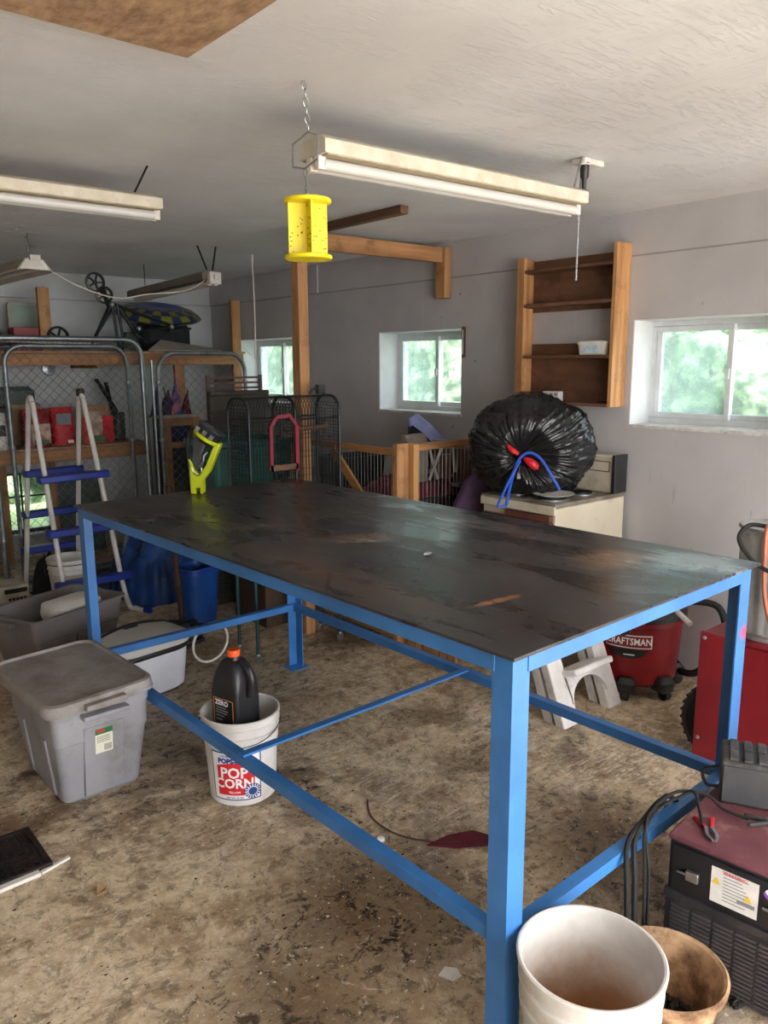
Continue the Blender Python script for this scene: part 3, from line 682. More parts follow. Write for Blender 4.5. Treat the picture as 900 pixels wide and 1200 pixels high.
# black bin bag with radial pleats towards its knot
def bin_bag():
    from mathutils import noise
    c = Vector((3.235,2.645,1.155)); view = Vector((-.74,-.66,-.02)).normalized()
    s = Vector((0,0,1)).cross(-view).normalized() * -1; up = Vector((0,0,1))     # s = towards the viewer's right
    ns, nr = 300, 80; vs = []; fs = []
    fx, fy = -.055, -.02                                        # knot sits a little left of the middle
    for i in range(nr+1):
        th = PI*i/nr
        for k in range(ns):
            ph = 2*PI*k/ns; ct, stt = math.cos(th), math.sin(th)
            cp, sp_ = math.cos(ph), math.sin(ph)
            pole = math.exp(-(th/1.0)**2)
            w_ = 1.2*noise.noise(Vector((cp*2, sp_*2, th*1.1)))
            pl = (abs(math.sin(ph*9+w_*1.6))-.6) + .7*(abs(math.sin(ph*21+th*1.3+2.2*w_))-.6) + .35*(abs(math.sin(ph*44+3*w_))-.6)
            d = Vector((stt*cp, stt*sp_, ct))
            n1 = noise.fractal(d*1.8+Vector((3,1,0)), .9, 2.1, 4)
            n2 = noise.ridged_multi_fractal(d*5+Vector((0,7,0)), .9, 2.1, 4, 1, 2)-1.2
            k_ = 1 + .10*n1 + .022*n2 + .040*pl*(.25+pole)*min(1, stt*4)
            sx = math.copysign(abs(stt*cp)**.92, cp); sy = math.copysign(abs(stt*sp_)**.86, sp_)
            shift = pole
            p = c + s*(sx*.325*k_ + fx*shift) + up*(sy*.262*k_ + fy*shift + .02*math.exp(-((cp*stt+.1)/.25)**2)*(sp_ > 0)*stt) + view*(ct*k_*(.245 if ct > 0 else .215)*(1-.30*math.exp(-(th/.35)**2)))
            if p.z < SZ+.012: p.z = SZ+.012 + random.uniform(0,.003)
            if p.x > 3.625: p.x = 3.625
            if p.z < SZ+.21 and p.x > 3.50: p.x = 3.50
            vs.append(tuple(p))
    for i in range(nr):
        for k in range(ns):
            k2 = (k+1)%ns; fs.append((i*ns+k, i*ns+k2, (i+1)*ns+k2, (i+1)*ns+k))
    t = thing('bin_bag', 'huge stuffed black bin bag tied with red and blue ties, on top of the stove', 'bag', (c.x,c.y,SZ))
    link_mesh('bag_body', vs, fs, BAGM, t, smooth=180)
    k0 = c + view*.175 + s*fx + up*fy
    def q(a, b_, d_=0): return k0 + s*a + up*b_ + view*d_
    m_ = MB(); random.seed(4)
    for k in range(9):
        a = 2*PI*k/9+random.uniform(-.2,.2); r_ = random.uniform(.03,.05)
        m_.loft([[q(0,0,-.02), q(.012*math.cos(a+1),.012*math.sin(a+1),-.02), q(.01*math.cos(a),.01*math.sin(a),.0)],[q(r_*math.cos(a-.25),r_*math.sin(a-.25),.02),q(r_*math.cos(a+.25),r_*math.sin(a+.25),.03),q(r_*.8*math.cos(a),r_*.8*math.sin(a),.036)]])
    obj('knotted_neck', m_, BAGM, t)
    R_ = MB(); R_.tube(smoothpath([q(-.075,.055,.035),q(-.05,.03,.05),q(-.02,.012,.045)],5), [.004,.008,.011,.012,.013,.014,.014,.013,.012,.011,.01], 8)
    R_.tube(smoothpath([q(.01,-.01,.045),q(.05,-.035,.06),q(.075,-.06,.05)],5), [.01,.013,.016,.019,.021,.022,.022,.02,.018,.014,.008], 8)
    obj('red_tie', R_, REDB, t)
    B_ = MB(); TB = mat('blue_strap', '#1d55c8', '#1747ae', scale=9, rough=.5)
    B_.tube(smoothpath([q(-.075,-.245,.085),q(-.06,-.16,.085),q(-.035,-.06,.07),q(-.005,.0,.06),q(.04,.02,.06),(q(.09,-.01,.07)),q(.14,-.085,.085),q(.185,-.16,.07)],6), .0075, 6)
    B_.tube(smoothpath([q(-.01,-.02,.065),q(-.055,-.10,.09),q(-.095,-.19,.10),q(-.115,-.245,.095),q(-.075,-.245,.085)],6), .0065, 6)
    obj('blue_strap', B_, TB, t)
    return t
bin_bag()

# ================================================================= SHOP VACUUM
vc = thing('shop_vacuum', 'red drum shop vacuum with black lid and casters beside the right wall', 'vacuum', (3.30,2.08,0))
vx, vy = 3.35, 2.06
m_ = MB(); m_.lathe([(.185,.06),(.203,.075),(.208,.14),(.211,.155),(.225,.36),(.243,.368),(.243,.388),(.230,.392)], 48, (vx,vy,0)); obj('drum', m_, RED, vc)
m_ = MB(); m_.lathe([(.243,.388),(.243,.41),(.225,.435),(.20,.455),(.14,.50),(.11,.52),(.06,.525)], 40, (vx,vy,0)); obj('lid', m_, BLK, vc)
m_ = MB(); m_.tube(smoothpath([(vx-.16,vy+.05,.43),(vx-.12,vy+.04,.55),(vx+.10,vy-.03,.56),(vx+.15,vy-.05,.44)],6), .014, 8); obj('carry_handle', m_, BLK, vc)
m_ = MB(); m_.lathe([(.03,0),(.034,.02),(.03,.05)], 18, M=T(vx-.19,vy-.07,.36) @ Matrix.Rotation(-PI/2,4,'Y') @ Matrix.Rotation(.4,4,'X')); obj('hose_port', m_, BLK, vc)
for a in (205, 255, 320, 75):
    ar = math.radians(a); x, y = vx+.205*math.cos(ar), vy+.205*math.sin(ar)
    f = MB(); f.loft([rr(.045,.04,.02,.045), rr(.05,.045,.02,.09), rr(.03,.03,.015,.115)], M=T(x,y,0,ar)); cf = obj('caster_foot', f, BLK, vc)
    w_ = MB(); w_.lathe([(.02,-.02),(.029,-.015),(.029,.015),(.02,.02)], 20, M=T(x+.02*math.cos(ar),y+.02*math.sin(ar),.0295,ar) @ Matrix.Rotation(PI/2,4,'X')); obj('caster_wheel', w_, BLKR, cf)
def wrap(vs, cx, cy, z0, r, a0):
    """x of the flat drawing runs round the cylinder, y is height"""
    out = []
    for (x,y,z) in vs:
        a = a0 + x/r; out.append((cx+(r+z)*math.cos(a), cy+(r+z)*math.sin(a), z0+y))
    return out
def quad(x0,x1,y0,y1,z=0,n=12):
    vs=[];fs=[]
    for i in range(n+1):
        x=x0+(x1-x0)*i/n; vs += [(x,y0,z),(x,y1,z)]
    for i in range(n): fs.append((2*i,2*i+2,2*i+3,2*i+1))
    return vs,fs
VA = math.radians(206); rv = .2235
def vlab(name, vf, m, parent=vc, dz=.295): 
    vs, fs = vf; return link_mesh(name, wrap([(x,y,z) for x,y,z in vs], vx, vy, dz, rv, VA), fs, m, parent)
vp_ = vlab('name_plate', quad(-.108,.108,-.032,.032,.002), LABWHT)
vlab('name_plate_inset', quad(-.103,.103,-.027,.027,.0035), mat('label_deep_red','#7d1419',rough=.5), vp_)
tv, tf_ = text_verts('CRAFTSMAN', .046, .0009); vlab('name_lettering', ([(x*.80,y,.005) for x,y,z in tv], tf_), LABWHT, vp_)
def arc_patch():
    vs=[];n=16
    for i in range(n+1):
        x=-.09+.18*i/n; vs += [(x,-.038,.002),(x,-.038-.045*math.sqrt(max(0,1-(x/.0901)**2)),.002)]
    return vs,[(2*i,2*i+2,2*i+3,2*i+1) for i in range(n)]
ap = vlab('badge_patch', arc_patch(), LABBLK)
vlab('badge_lettering', quad(-.02,.03,-.066,-.061,.004), LABWHT, ap)
m_ = MB(); m_.tube([(3.12,1.72,.66),(3.16,1.55,.50)], .014, 10); 
wd = single('vacuum_wand', MB().tube([(3.16,1.98,.70),(3.06,1.68,.53),(3.03,1.60,.50)], .012, 10), WPL, 'white tube lying across behind the blue table leg onto the red cart', 'tube', (3.03,1.60,.50))
m_ = MB(); m_.tube(smoothpath([(vx+.18,vy-.12,.42),(vx+.24,vy-.30,.42),(vx+.2,vy-.36,.25),(vx+.08,vy-.30,.13),(vx+.1,vy-.2,.10)],7), .017, 10); obj('suction_hose', m_, BLKR, vc)

# ================================================================= STEP LADDER (folded, leaning on the stove)
sl = thing('step_stool', 'white plastic folding step stool leaning against the stove under the table', 'step stool', (2.88,2.05,0))
lean = math.atan(.36); MS = T(2.685,1.955,0) @ Matrix.Rotation(-lean,4,'X')   # local x right, z up along lean
def leg_board(x, w, ztop, dy=0, dx=0):
    m_ = MB(); vs = []
    ring0 = [(x-.01,dy,-.0),(x+w+.015,dy,-.0),(x+w+.015,dy+.05,-.0),(x-.01,dy+.05,-.0)]
    ring1 = [(x-dx,dy,ztop),(x+w-dx,dy,ztop),(x+w-dx,dy+.035,ztop),(x-dx,dy+.035,ztop)]
    return m_.loft([ring0, ring1], M=MS)
obj('leg', leg_board(0,.085,.80,0,.04), WSC, sl, bevel=.006); obj('leg', leg_board(.335,.075,.80,0,.04), WSC, sl, bevel=.006)
obj('leg', leg_board(.01,.05,.76,.07,.04), WSC, sl, bevel=.006); obj('leg', leg_board(.35,.05,.76,.07,.04), WSC, sl, bevel=.006)
tr_ = MB(); tr_.box(.06,.345,-.075,.05,.215,.245,MS @ Matrix.Rotation(0,4,'X')); obj('tread', tr_, WSC, sl, bevel=.008)
m_ = MB(); n=14; pts=[]                     # arched apron under the tread
for i in range(n+1):
    a=PI*i/n; pts.append((.205-.125*math.cos(a), .09+.10*math.sin(a)))
vs=[];fs=[]
for yy in (-.012,.012):
    for (x,z) in pts: vs.append((x,yy,z)); 
    for i,(x,z) in enumerate(pts): vs.append((.065+.28*i/n,yy,.216))
k=n+1
for i in range(n):
    fs += [(i,i+1,k+i+1,k+i),(2*k+i,3*k+i,3*k+i+1,2*k+i+1),(i,2*k+i,2*k+i+1,i+1)]
m_.add(vs,fs,MS); obj('arched_apron', m_, WSC, sl)
obj('tread', MB().box(.04,.33,-.06,.05,.50,.53,MS), WSC, sl, bevel=.008)
obj('top_cap', MB().box(-.05,.39,-.02,.10,.79,.83,MS), WSC, sl, bevel=.01)

# ================================================================= RED CART + CAN
rc = thing('utility_cart', 'red sheet metal cart body with a black tyre in front of the vacuum, right edge', 'cart', (3.1,1.1,0))
obj('body_panel', MB().box(2.835,2.852,.70,1.445,.03,.540), REDM, rc, bevel=.004)
obj('body_panel', MB().box(2.975,3.20,.70,1.445,.03,.538), REDM, rc, bevel=.004)
obj('top_sheet', MB().box(2.833,3.20,.70,1.446,.541,.555), REDM, rc, bevel=.004)
obj('corner_post', MB().box(2.828,2.85,1.32,1.45,.02,.557), REDM, rc, bevel=.003)
m_ = MB()
for (y,z) in ((1.43,.535),(1.43,.12),(1.34,.535)): m_.lathe([(.008,0),(.008,.004),(.004,.007)], 10, M=T(2.828,y,z) @ Matrix.Rotation(-PI/2,4,'Y'))
obj('bolt', m_, CHROME, rc)
m_ = MB()
MW = T(2.918,1.375,.166) @ Matrix.Rotation(PI/2,4,'Y')
m_.lathe([(.07,-.03),(.135,-.045),(.158,-.035),(.165,-.012),(.165,.012),(.158,.035),(.135,.045),(.07,.03)], 40, M=MW)
for k in range(30):
    a = 2*PI*k/30; m_.bar(MW@Vector((.163*math.cos(a),.163*math.sin(a),-.03)), MW@Vector((.163*math.cos(a+.08),.163*math.sin(a+.08),.03)), .012,.008)
obj('tyre', m_, BLKR, rc)
cn = thing('metal_can', 'ribbed galvanised can standing on the red cart at the right edge', 'can', (2.99,1.255,.556))
prof = [(.125,0),(.13,.012)]; z = .03
while z < .40: prof += [(.128,z),(.124,z+.006)]; z += .012
rings=[]; n=72
def flut(r,z,amp): return [(2.99+(r+amp*(1 if k%4<2 else -1))*math.cos(2*PI*k/n), 1.255+(r+amp*(1 if k%4<2 else -1))*math.sin(2*PI*k/n), .557+z) for k in range(n)]
m_ = MB(); m_.loft([flut(.118,0,0),flut(.124,.012,0),flut(.122,.03,.0),flut(.124,.04,.0035),flut(.128,.38,.0035),flut(.128,.40,0),flut(.134,.41,0),flut(.136,.42,0),flut(.132,.427,0),flut(.118,.42,0)]); obj('ribbed_body', m_, CANM, cn)
m_ = MB(); m_.lathe([(.122,.018),(.127,.024),(.122,.03)], 40, (2.99,1.255,.557), c0=False, c1=False); m_.lathe([(.137,.415),(.141,.42),(.137,.425)], 40, (2.99,1.255,.557), c0=False, c1=False); obj('hoop', m_, CHROME, cn)
single('rubber_hose', MB().tube(smoothpath([(2.88,1.24,.995),(2.845,1.30,1.0),(2.80,1.315,.96),(2.785,1.28,.91),(2.79,1.21,.86),(2.81,1.10,.84),(2.85,.96,.84)],7), .008, 8), BLKR, 'black rubber hose looped over the rim of the galvanised can', 'hose', (2.88,1.24,.995))
single('orange_hose', MB().tube(smoothpath([(2.88,1.25,1.0),(2.85,1.24,.985),(2.84,1.235,.90),(2.832,1.22,.75),(2.815,1.17,.62),(2.812,1.11,.50),(2.808,1.05,.35),(2.80,1.0,.12),(2.79,.97,.012)],7), .008, 8), COPPER, 'orange-brown hose hanging down the front of the galvanised can', 'hose', (2.79,.97,0))

# ================================================================= WELDER
wa = math.atan2(.23,.08)  # front face direction
wl = thing('welder', 'dusty black welding machine with maroon top and louvred front, bottom right', 'welder', (1.757,.945,0), -1.455)
# local frame: +x runs along the front face towards the viewer's right, +y goes back from the face
WD, WW, WH = .40, .52, .385
obj('case', MB().box(0, WW, .006, WD, .02, WH-.012), WELDB, wl, world=False, bevel=.008)
obj('top_cover', MB().box(-.004, WW+.004, 0, WD+.004, WH-.014, WH), MARTOP, wl, world=False, bevel=.006)
obj('front_fascia', MB().box(.012, WW-.012, -.004, .010, .235, WH-.02), mat('black_fascia','#19191c','#222226',scale=12,rough=.4), wl, world=False, bevel=.003)
lp = obj('louvre_frame', MB().box(.004, WW-.004, -.010, .004, .016, .232).box(.0, WW, -.014, .004, .215, .238), WELDB, wl, world=False, bevel=.003)
m_ = MB()
for cI in range(9):
    for rI in range(15):
        x = .022+cI*.055; z = .03+rI*.012
        m_.box(x, x+.047, -.0155, -.010, z, z+.005)
obj('louvre_slats', m_, mat('louvre_grey','#3f3c40','#57504e',scale=20,rough=.5), lp, world=False)
o = obj('warning_label', MB().box(.115, .228, -.0062, -.004, .255, .35), PAPERW, wl, world=False)
m_ = MB()
for i in range(9): m_.box(.145, .145+random.uniform(.04,.065), -.0068, -.006, .34-i*.009, .342-i*.009)
m_.box(.18,.222,-.0068,-.006,.278,.288); obj('label_print', m_, LABGREY, o, world=False)
for (x,z) in ((.128,.315),(.205,.30)):
    m_ = MB(); m_.add([(x-.010,-.0070,z-.008),(x+.010,-.0070,z-.008),(x,-.0070,z+.010)],[(0,1,2)]); obj('warning_triangle', m_, LABYEL, o, world=False)
tv,tf_ = text_verts('WARNING',.012,.0002); link_mesh('label_heading', [(x+.172,-.0071,y+.3445) for x,y,z in tv], tf_, LABRED, o, False)
m_ = MB(); 
def ell(cx_,cz_,a,b_,y,n=24): return [(cx_+a*math.cos(2*PI*k/n), y, cz_+b_*math.sin(2*PI*k/n)) for k in range(n)],[tuple(range(n))]
e = ell(.275,.335,.036,.018,-.0062); o = link_mesh('logo_badge', *e, LABPUR, wl, False)
m_.add(*ell(.258,.342,.015,.009,-.0068)); obj('badge_swirl', m_, LABWHT, o, world=False)
m_ = MB(); [m_.box(.275,.312,-.0072,-.0064,.334-i*.006,.337-i*.006) for i in range(3)]; obj('badge_stripes', m_, LABPNK, o, world=False)
for x in (.07,.28):
    m_ = MB(); m_.box(x-.016,x+.016,-.016,-.004,.285,.312); m_.box(x-.04,x-.012,-.014,-.010,.295,.302); obj('toggle_switch', m_, CHROME, wl, world=False, bevel=.003)
obj('foot_rail', MB().box(.02,WW-.02,.02,.05,0,.022).box(.02,WW-.02,WD-.05,WD-.02,0,.022), BLKM, wl, world=False)
# battery charger on the welder
bc = thing('battery_charger', 'dusty grey battery charger with slotted top standing on the welder', 'charger', (2.025,.888,.386), -1.10)
obj('case', MB().box(-.055,.24,-.005,.14,0,.125), CHARG, bc, world=False, bevel=.006)
m_ = MB()
for i in range(7):
    x = -.035+i*.036; m_.box(x,x+.022,.005,.062,.125,.133); m_.box(x,x+.022,.074,.13,.125,.133)
obj('vent_ribs', m_, CHARG, bc, world=False, bevel=.002)
obj('face_plate', MB().box(-.05,.235,-.010,-.004,.008,.115), mat('face_grey','#3d3e40','#4b4b4c',scale=12,rough=.5), bc, world=False, bevel=.002)
m_ = MB(); m_.tube(smoothpath([(-.06,.03,.09),(-.10,.03,.07),(-.09,.03,.03),(-.058,.03,.03)],5), .005, 6); obj('handle', m_, BLK, bc, world=False)
# clamps and leads
def clamp(name, label, c, rz, handle_mat, loc_z):
    t = thing(name, label, 'clamp', (c[0],c[1],loc_z), rz)
    for s in (-1,1):
        j = MB(); j.loft([[(0,s*.003,0),(0,s*.012,0),(0,s*.012,.012),(0,s*.003,.012)],[(.035,s*.008,0),(.035,s*.016,0),(.035,s*.016,.010),(.035,s*.008,.010)],[(.055,s*.001,.002),(.055,s*.006,.002),(.055,s*.006,.008),(.055,s*.001,.008)]]); obj('jaw', j, CHROME, t, world=False)
        h = MB(); h.loft([[(0,s*.003,.001),(0,s*.012,.001),(0,s*.012,.012),(0,s*.003,.012)],[(-.05,s*.018,.001),(-.05,s*.028,.001),(-.05,s*.028,.011),(-.05,s*.018,.011)]]); obj('grip', h, handle_mat, t, world=False, bevel=.002)
    return t
clamp('battery_clamp', 'red handled jumper clamp lying on the welder top near its front edge', (1.845,.885), -2.4, REDB, .3865)
clamp('battery_clamp', 'dark handled jumper clamp on the welder top beside the grey charger', (1.99,.80), -.9, DGREY, .3865)
single('clamp_lead', MB().tube(smoothpath([(1.84,.90,.395),(1.88,.93,.41),(1.92,.97,.43),(1.90,1.0,.41),(1.84,1.03,.38),(1.74,1.005,.366),(1.685,.966,.30),(1.68,.958,.15),(1.66,.95,.012)],7), .0045, 6), BLKR, 'thin black lead running from the red clamp over the blue stretcher', 'cable', (1.84,.9,.39))
single('clamp_lead', MB().tube(smoothpath([(1.96,.835,.396),(1.95,.90,.40),(1.95,.95,.42),(1.90,1.01,.42),(1.82,1.03,.39),(1.75,1.008,.372),(1.71,.968,.27),(1.705,.96,.1),(1.70,.93,.012)],7), .0045, 6), BLKR, 'black lead from the dark clamp draped over the blue stretcher beside the welder', 'cable', (1.95,.83,.39))
for i,(dx,dy,lab) in enumerate(((0,0,'thick black welding cable looping off the stretcher end down to the floor'),(-.035,.03,'second black welding cable hanging beside the welder, nearest the floor stain'))):
    single('welding_cable', MB().tube(smoothpath([(2.02+dx,1.05+dy,.30),(1.92+dx,1.045,.385),(1.80+dx,1.03,.372),(1.70+dx,1.008,.360),(1.645+dx,.968,.27),(1.635+dx,.958,.10),(1.62+dx,.965+dy,.012),(1.52+dx,1.10+dy,.010),(1.50+dx,1.18+dy,.010),(1.60+dx,1.22+dy,.010),(1.72+dx,1.14,.012)],7), .0075, 8), BLKR, lab, 'cable', (1.7+dx,1.0,0))

# ================================================================= BUCKETS
def bucket(t, cx, cy, m, rt=.148, rb=.128, h=.365, th=.003, z0=0, ribs=True):
    P = [(rb-.01,0),(rb,.008)]
    rz = lambda z: rb+(rt-rb)*z/h
    P += [(rz(h*.68),h*.68)]
    if ribs: P += [(rz(h*.68)+.004,h*.685),(rz(h*.69)+.004,h*.695),(rz(h*.7),h*.70),(rz(h*.78),h*.78),(rz(h*.78)+.006,h*.785),(rz(h*.8)+.006,h*.80),(rz(h*.8),h*.81),(rz(h*.88),h*.88),(rz(h*.88)+.006,h*.885),(rz(h*.9)+.006,h*.90),(rz(h*.9),h*.91)]
    P += [(rt+.001,h-.012),(rt+.007,h-.010),(rt+.007,h-.002),(rt+.003,h),(rt-.002,h-.001),(rt-.004,h-.01),(rb-.003,.012),(0.001,.010)]
    return obj('pail_body', MB().lathe(P, 64, (cx,cy,z0)), m, t)
# popcorn pail
pc = thing('popcorn_bucket', 'white popcorn bucket with red and blue label under the table', 'bucket', (1.39,2.66-.04,0))
pcx, pcy = 1.350, 2.446
pc.matrix_basis = Matrix.Translation((pcx,pcy,0))
bucket(pc, pcx, pcy, WSC, rt=.140, rb=.122, h=.335)
PA = math.atan2(-pcy,-pcx)-.20
def pl(name, vf, m, parent, lift=0):
    vs, fs = vf; out=[]
    for (x,y,z) in vs:
        r = .1225+(.140-.1225)*y/.345+.001+z
        a = PA + x/.128; out.append((pcx+r*math.cos(a), pcy+r*math.sin(a), y))
    return link_mesh(name, out, fs, m, parent)
Lb = pl('label_border', quad(-.092,.092,.030,.222,.001), LABBLUE, pc)
pl('label_ground', quad(-.087,.087,.035,.217,.002), LABWHT, Lb)
def redshape():
    vs=[];n=20
    for i in range(n+1):
        x=-.068+.135*i/n; top=.165+.016*math.cos((x)/.068*1.4); vs+=[(x,.052,.003),(x,top,.003)]
    return vs,[(2*i,2*i+2,2*i+3,2*i+1) for i in range(n)]
pl('label_red_panel', redshape(), LABRED, Lb)
for s_, sz, yy, mm in (('POP',.058,.140,LABWHT),('CORN',.052,.098,LABWHT),('POPS-RITE',.026,.188,LABBLUE),('YELLOW',.012,.064,LABWHT),('NET WT 35 LBS',.010,.042,LABBLUE),('GOURMET QUALITY',.011,.207,LABBLUE)):
    tv,tf_ = text_verts(s_, sz, .0016 if sz>.02 else .0002); pl('label_lettering', ([(x*.92-.006,y+yy,.0042) for x,y,z in tv], tf_), mm, Lb)
def circ(cx_,cy_,r,z,n=28): return [(cx_+r*math.cos(2*PI*k/n),cy_+r*math.sin(2*PI*k/n),z) for k in range(n)],[tuple(range(n))]
bd = pl('round_badge', circ(.058,.066,.030,.0050), LABBLUE, Lb); pl('badge_ring', circ(.058,.066,.019,.0058), LABWHT, Lb); pl('badge_core', circ(.058,.066,.016,.0064), LABBLUE, Lb)
m_v=[];m_f=[]
for k in range(16):
    a=2*PI*k/16; n0=len(m_v); m_v += [(.058+.0205*math.cos(a-.08),.066+.0205*math.sin(a-.08),.0066),(.058+.028*math.cos(a-.08),.066+.028*math.sin(a-.08),.0066),(.058+.028*math.cos(a+.08),.066+.028*math.sin(a+.08),.0066),(.058+.0205*math.cos(a+.08),.066+.0205*math.sin(a+.08),.0066)]; m_f.append((n0,n0+1,n0+2,n0+3))
pl('badge_marks', (m_v,m_f), LABWHT, Lb)
m_ = MB(); n=24; hp=[]
for k in range(n+1):
    a=PI*k/n; ang=PA+.05; s_=Vector((-math.sin(ang),math.cos(ang),0)); d_=Vector((math.cos(ang),math.sin(ang),0))
    hp.append(Vector((pcx,pcy,.30)) + s_*(.150*math.cos(a)) + d_*(.150*math.sin(a)*1.0) + Vector((0,0,-.055*math.sin(a))))
m_.tube(hp, .0018, 6); obj('wire_handle', m_, BLKM, pc)
# oil jug in the pail
jg = thing('oil_jug', 'black oil jug with orange cap standing in the popcorn bucket', 'jug', (pcx-.02,pcy-.005,.262), PA+PI/2-.62)
obj('jug_body', MB().loft([rr(.066,.056,.014,.0), rr(.070,.060,.016,.01), rr(.070,.060,.016,.165), rr(.069,.059,.02,.185), rr(.062,.053,.026,.225), rr(.050,.044,.026,.258), rr(.036,.032,.024,.276), rr(.024,.022,.018,.276), rr(.022,.02,.018,.29)], M=T(0,0,-.005)), BLK, jg, world=False, smooth=50)
m_ = MB(); m_.tube(smoothpath([(.03,0,.262),(.070,0,.25),(.088,0,.20),(.078,0,.155),(.06,0,.145)],6), [.013]*25, 10); obj('grip_handle', m_, BLK, jg, world=False)
obj('cap', MB().lathe([(.022,.283),(.0235,.286),(.0235,.304),(.021,.308)], 24), ORANGE, jg, world=False)
o = obj('jug_label', MB().box(-.050,.050,-.0608,-.0598,.02,.135), LABBLK, jg, world=False)
m_ = MB()
for (a,b_,c_,d_) in ((-.05,.05,.133,.135),(-.05,.05,.02,.022),(-.05,-.048,.02,.135),(.048,.05,.02,.135)): m_.box(a,b_,-.0614,-.0607,c_,d_)
obj('label_border', m_, LABORG, o, world=False)
tv,tf_ = text_verts('ZERO',.026,.001); link_mesh('label_lettering', [(x-.008,-.0616,y+.118) for x,y,z in tv], tf_, LABWHT, o, False)
m_ = MB()
for i,(w_,z) in enumerate(((.05,.098),(.06,.088),(.055,.078),(.04,.066),(.03,.052))): m_.box(-.038,-.038+w_,-.0616,-.0608,z,z+.003)
obj('label_print', m_, LABGREY, o, world=False)

# near white pail (rust stained inside)
STN, N, L, b = newmat('rust_stained_pail')
tcn = N.new('ShaderNodeTexCoord'); co = tcn.outputs['Object']; sp = N.new('ShaderNodeSeparateXYZ'); L.new(co, sp.inputs[0])
c = mix(N, L, rng(N, L, nz(N, L, co, 7, 6, .6), .35, .65), '#e2ded7', '#cfcac2')
geo = math_(N, L, 'SQRT', math_(N, L, 'ADD', math_(N, L, 'MULTIPLY', sp.outputs['X'], sp.outputs['X']), math_(N, L, 'MULTIPLY', sp.outputs['Y'], sp.outputs['Y'])))
inside = rng(N, L, math_(N, L, 'SUBTRACT', geo, math_(N, L, 'MULTIPLY', sp.outputs['Z'], .0548)), .1270, .1262, 0, 1)
stain = rng(N, L, math_(N, L, 'ADD', sp.outputs['Z'], math_(N, L, 'MULTIPLY', nz(N, L, co, 9, 7, .7), .2)), .40, .22, 0, 1)
c = mix(N, L, math_(N, L, 'MULTIPLY', math_(N, L, 'MULTIPLY', inside, stain), .9), c, '#a8723e')
L.new(c, b.inputs['Base Color']); b.inputs['Roughness'].default_value = .4
wbk = thing('plastic_bucket', 'open white plastic bucket with rusty stains inside, nearest at the bottom edge', 'bucket', (1.268,.838,0))
def stained(cx, cy):
    rb, rt, h = .128, .148, .365
    rz = lambda z: rb+(rt-rb)*z/h
    P = [(rb-.01,0),(rb,.008),(rz(.245),.245),(rz(.245)+.006,.248),(rz(.26)+.006,.262),(rz(.26),.266),(rz(.30),.300),(rz(.3)+.006,.303),(rz(.31)+.006,.312),(rz(.31),.316)]
    P += [(rt+.001,h-.014),(rt+.007,h-.012),(rt+.008,h-.003),(rt+.004,h),(rt-.001,h-.001),(rt-.004,h-.01)]
    P += [(rz(z)-.004, z) for z in (.30,.2,.1,.03)] + [(rb-.008,.014),(.001,.012)]
    return MB().lathe(P, 72, (cx,cy,0))
o = obj('pail_body', stained(1.268,.838), STN, wbk)
m_ = MB(); vs=[];fs=[]
for i in range(13):
    a=math.radians(196+i*4.2); zt_=.245-.0065*i; 
    for zz in (zt_-.013, zt_): r_=.1285+.0548*zz+.0012; vs.append((1.268+r_*math.cos(a),.838+r_*math.sin(a),zz))
for i in range(12): fs.append((2*i,2*i+2,2*i+3,2*i+1))
m_.add(vs,fs); obj('red_stripe', m_, LABRED, wbk)
# tan tub with char
tn = thing('tan_tub', 'rust-stained tan tub of black char beside the white bucket, bottom right', 'tub', (1.50,.72,0))
tcx, tcy = 1.548, .818
tn.matrix_basis = Matrix.Translation((tcx,tcy,0))
obj('tub_body', MB().lathe([(.09,0),(.098,.01),(.124,.155),(.126,.168),(.138,.172),(.140,.188),(.134,.192),(.127,.186),(.118,.15),(.092,.03),(.001,.028)], 64, (tcx,tcy,0)), TAN, tn)
m_ = MB(); random.seed(5)
for i in range(150):
    a=random.uniform(0,2*PI); r_=.065*math.sqrt(random.random()); s_=random.uniform(.006,.016); m_.ico((tcx+.012+r_*math.cos(a),tcy+.005+r_*math.sin(a),.035+random.uniform(0,.06)*(1-r_/.09)), (s_,s_*.8,s_*.6), 1, .25)
single('char_lumps', m_, RUBBLE, 'heap of black charred lumps lying in the bottom of the tan tub', 'char', (tcx,tcy,.03), kind='stuff')

# ================================================================= TOTES
def tote(t, hx, hy, h, m, taper=.80, ribs=True, wall=.004):
    b_ = MB(); r=.034
    out = [rr(hx*taper-.01,hy*taper-.01,r,0), rr(hx*taper,hy*taper,r,.012), rr(hx*.93,hy*.95,r,h*.62), rr(hx*.955,hy*.965,r,h*.63), rr(hx*.97,hy*.975,r,h*.86), rr(hx*.99,hy*.99,r,h*.865), rr(hx,hy,r,h*.97), rr(hx+.018,hy+.018,r+.015,h*.972), rr(hx+.018,hy+.018,r+.015,h), rr(hx-.004,hy-.004,r,h), rr(hx*.93-.008,hy*.95-.008,r,h*.62), rr(hx*taper-.006,hy*taper-.006,r,.018)]
    b_.loft(out, True, True)
    return obj('tote_body', b_, m, t, world=False, smooth=30)
t1 = thing('storage_tote', 'grey lidded storage tote standing on the floor at left, nearest the camera', 'tote', (.935,2.98,0), .02)
tote(t1, .185, .265, .40, GREYPL)
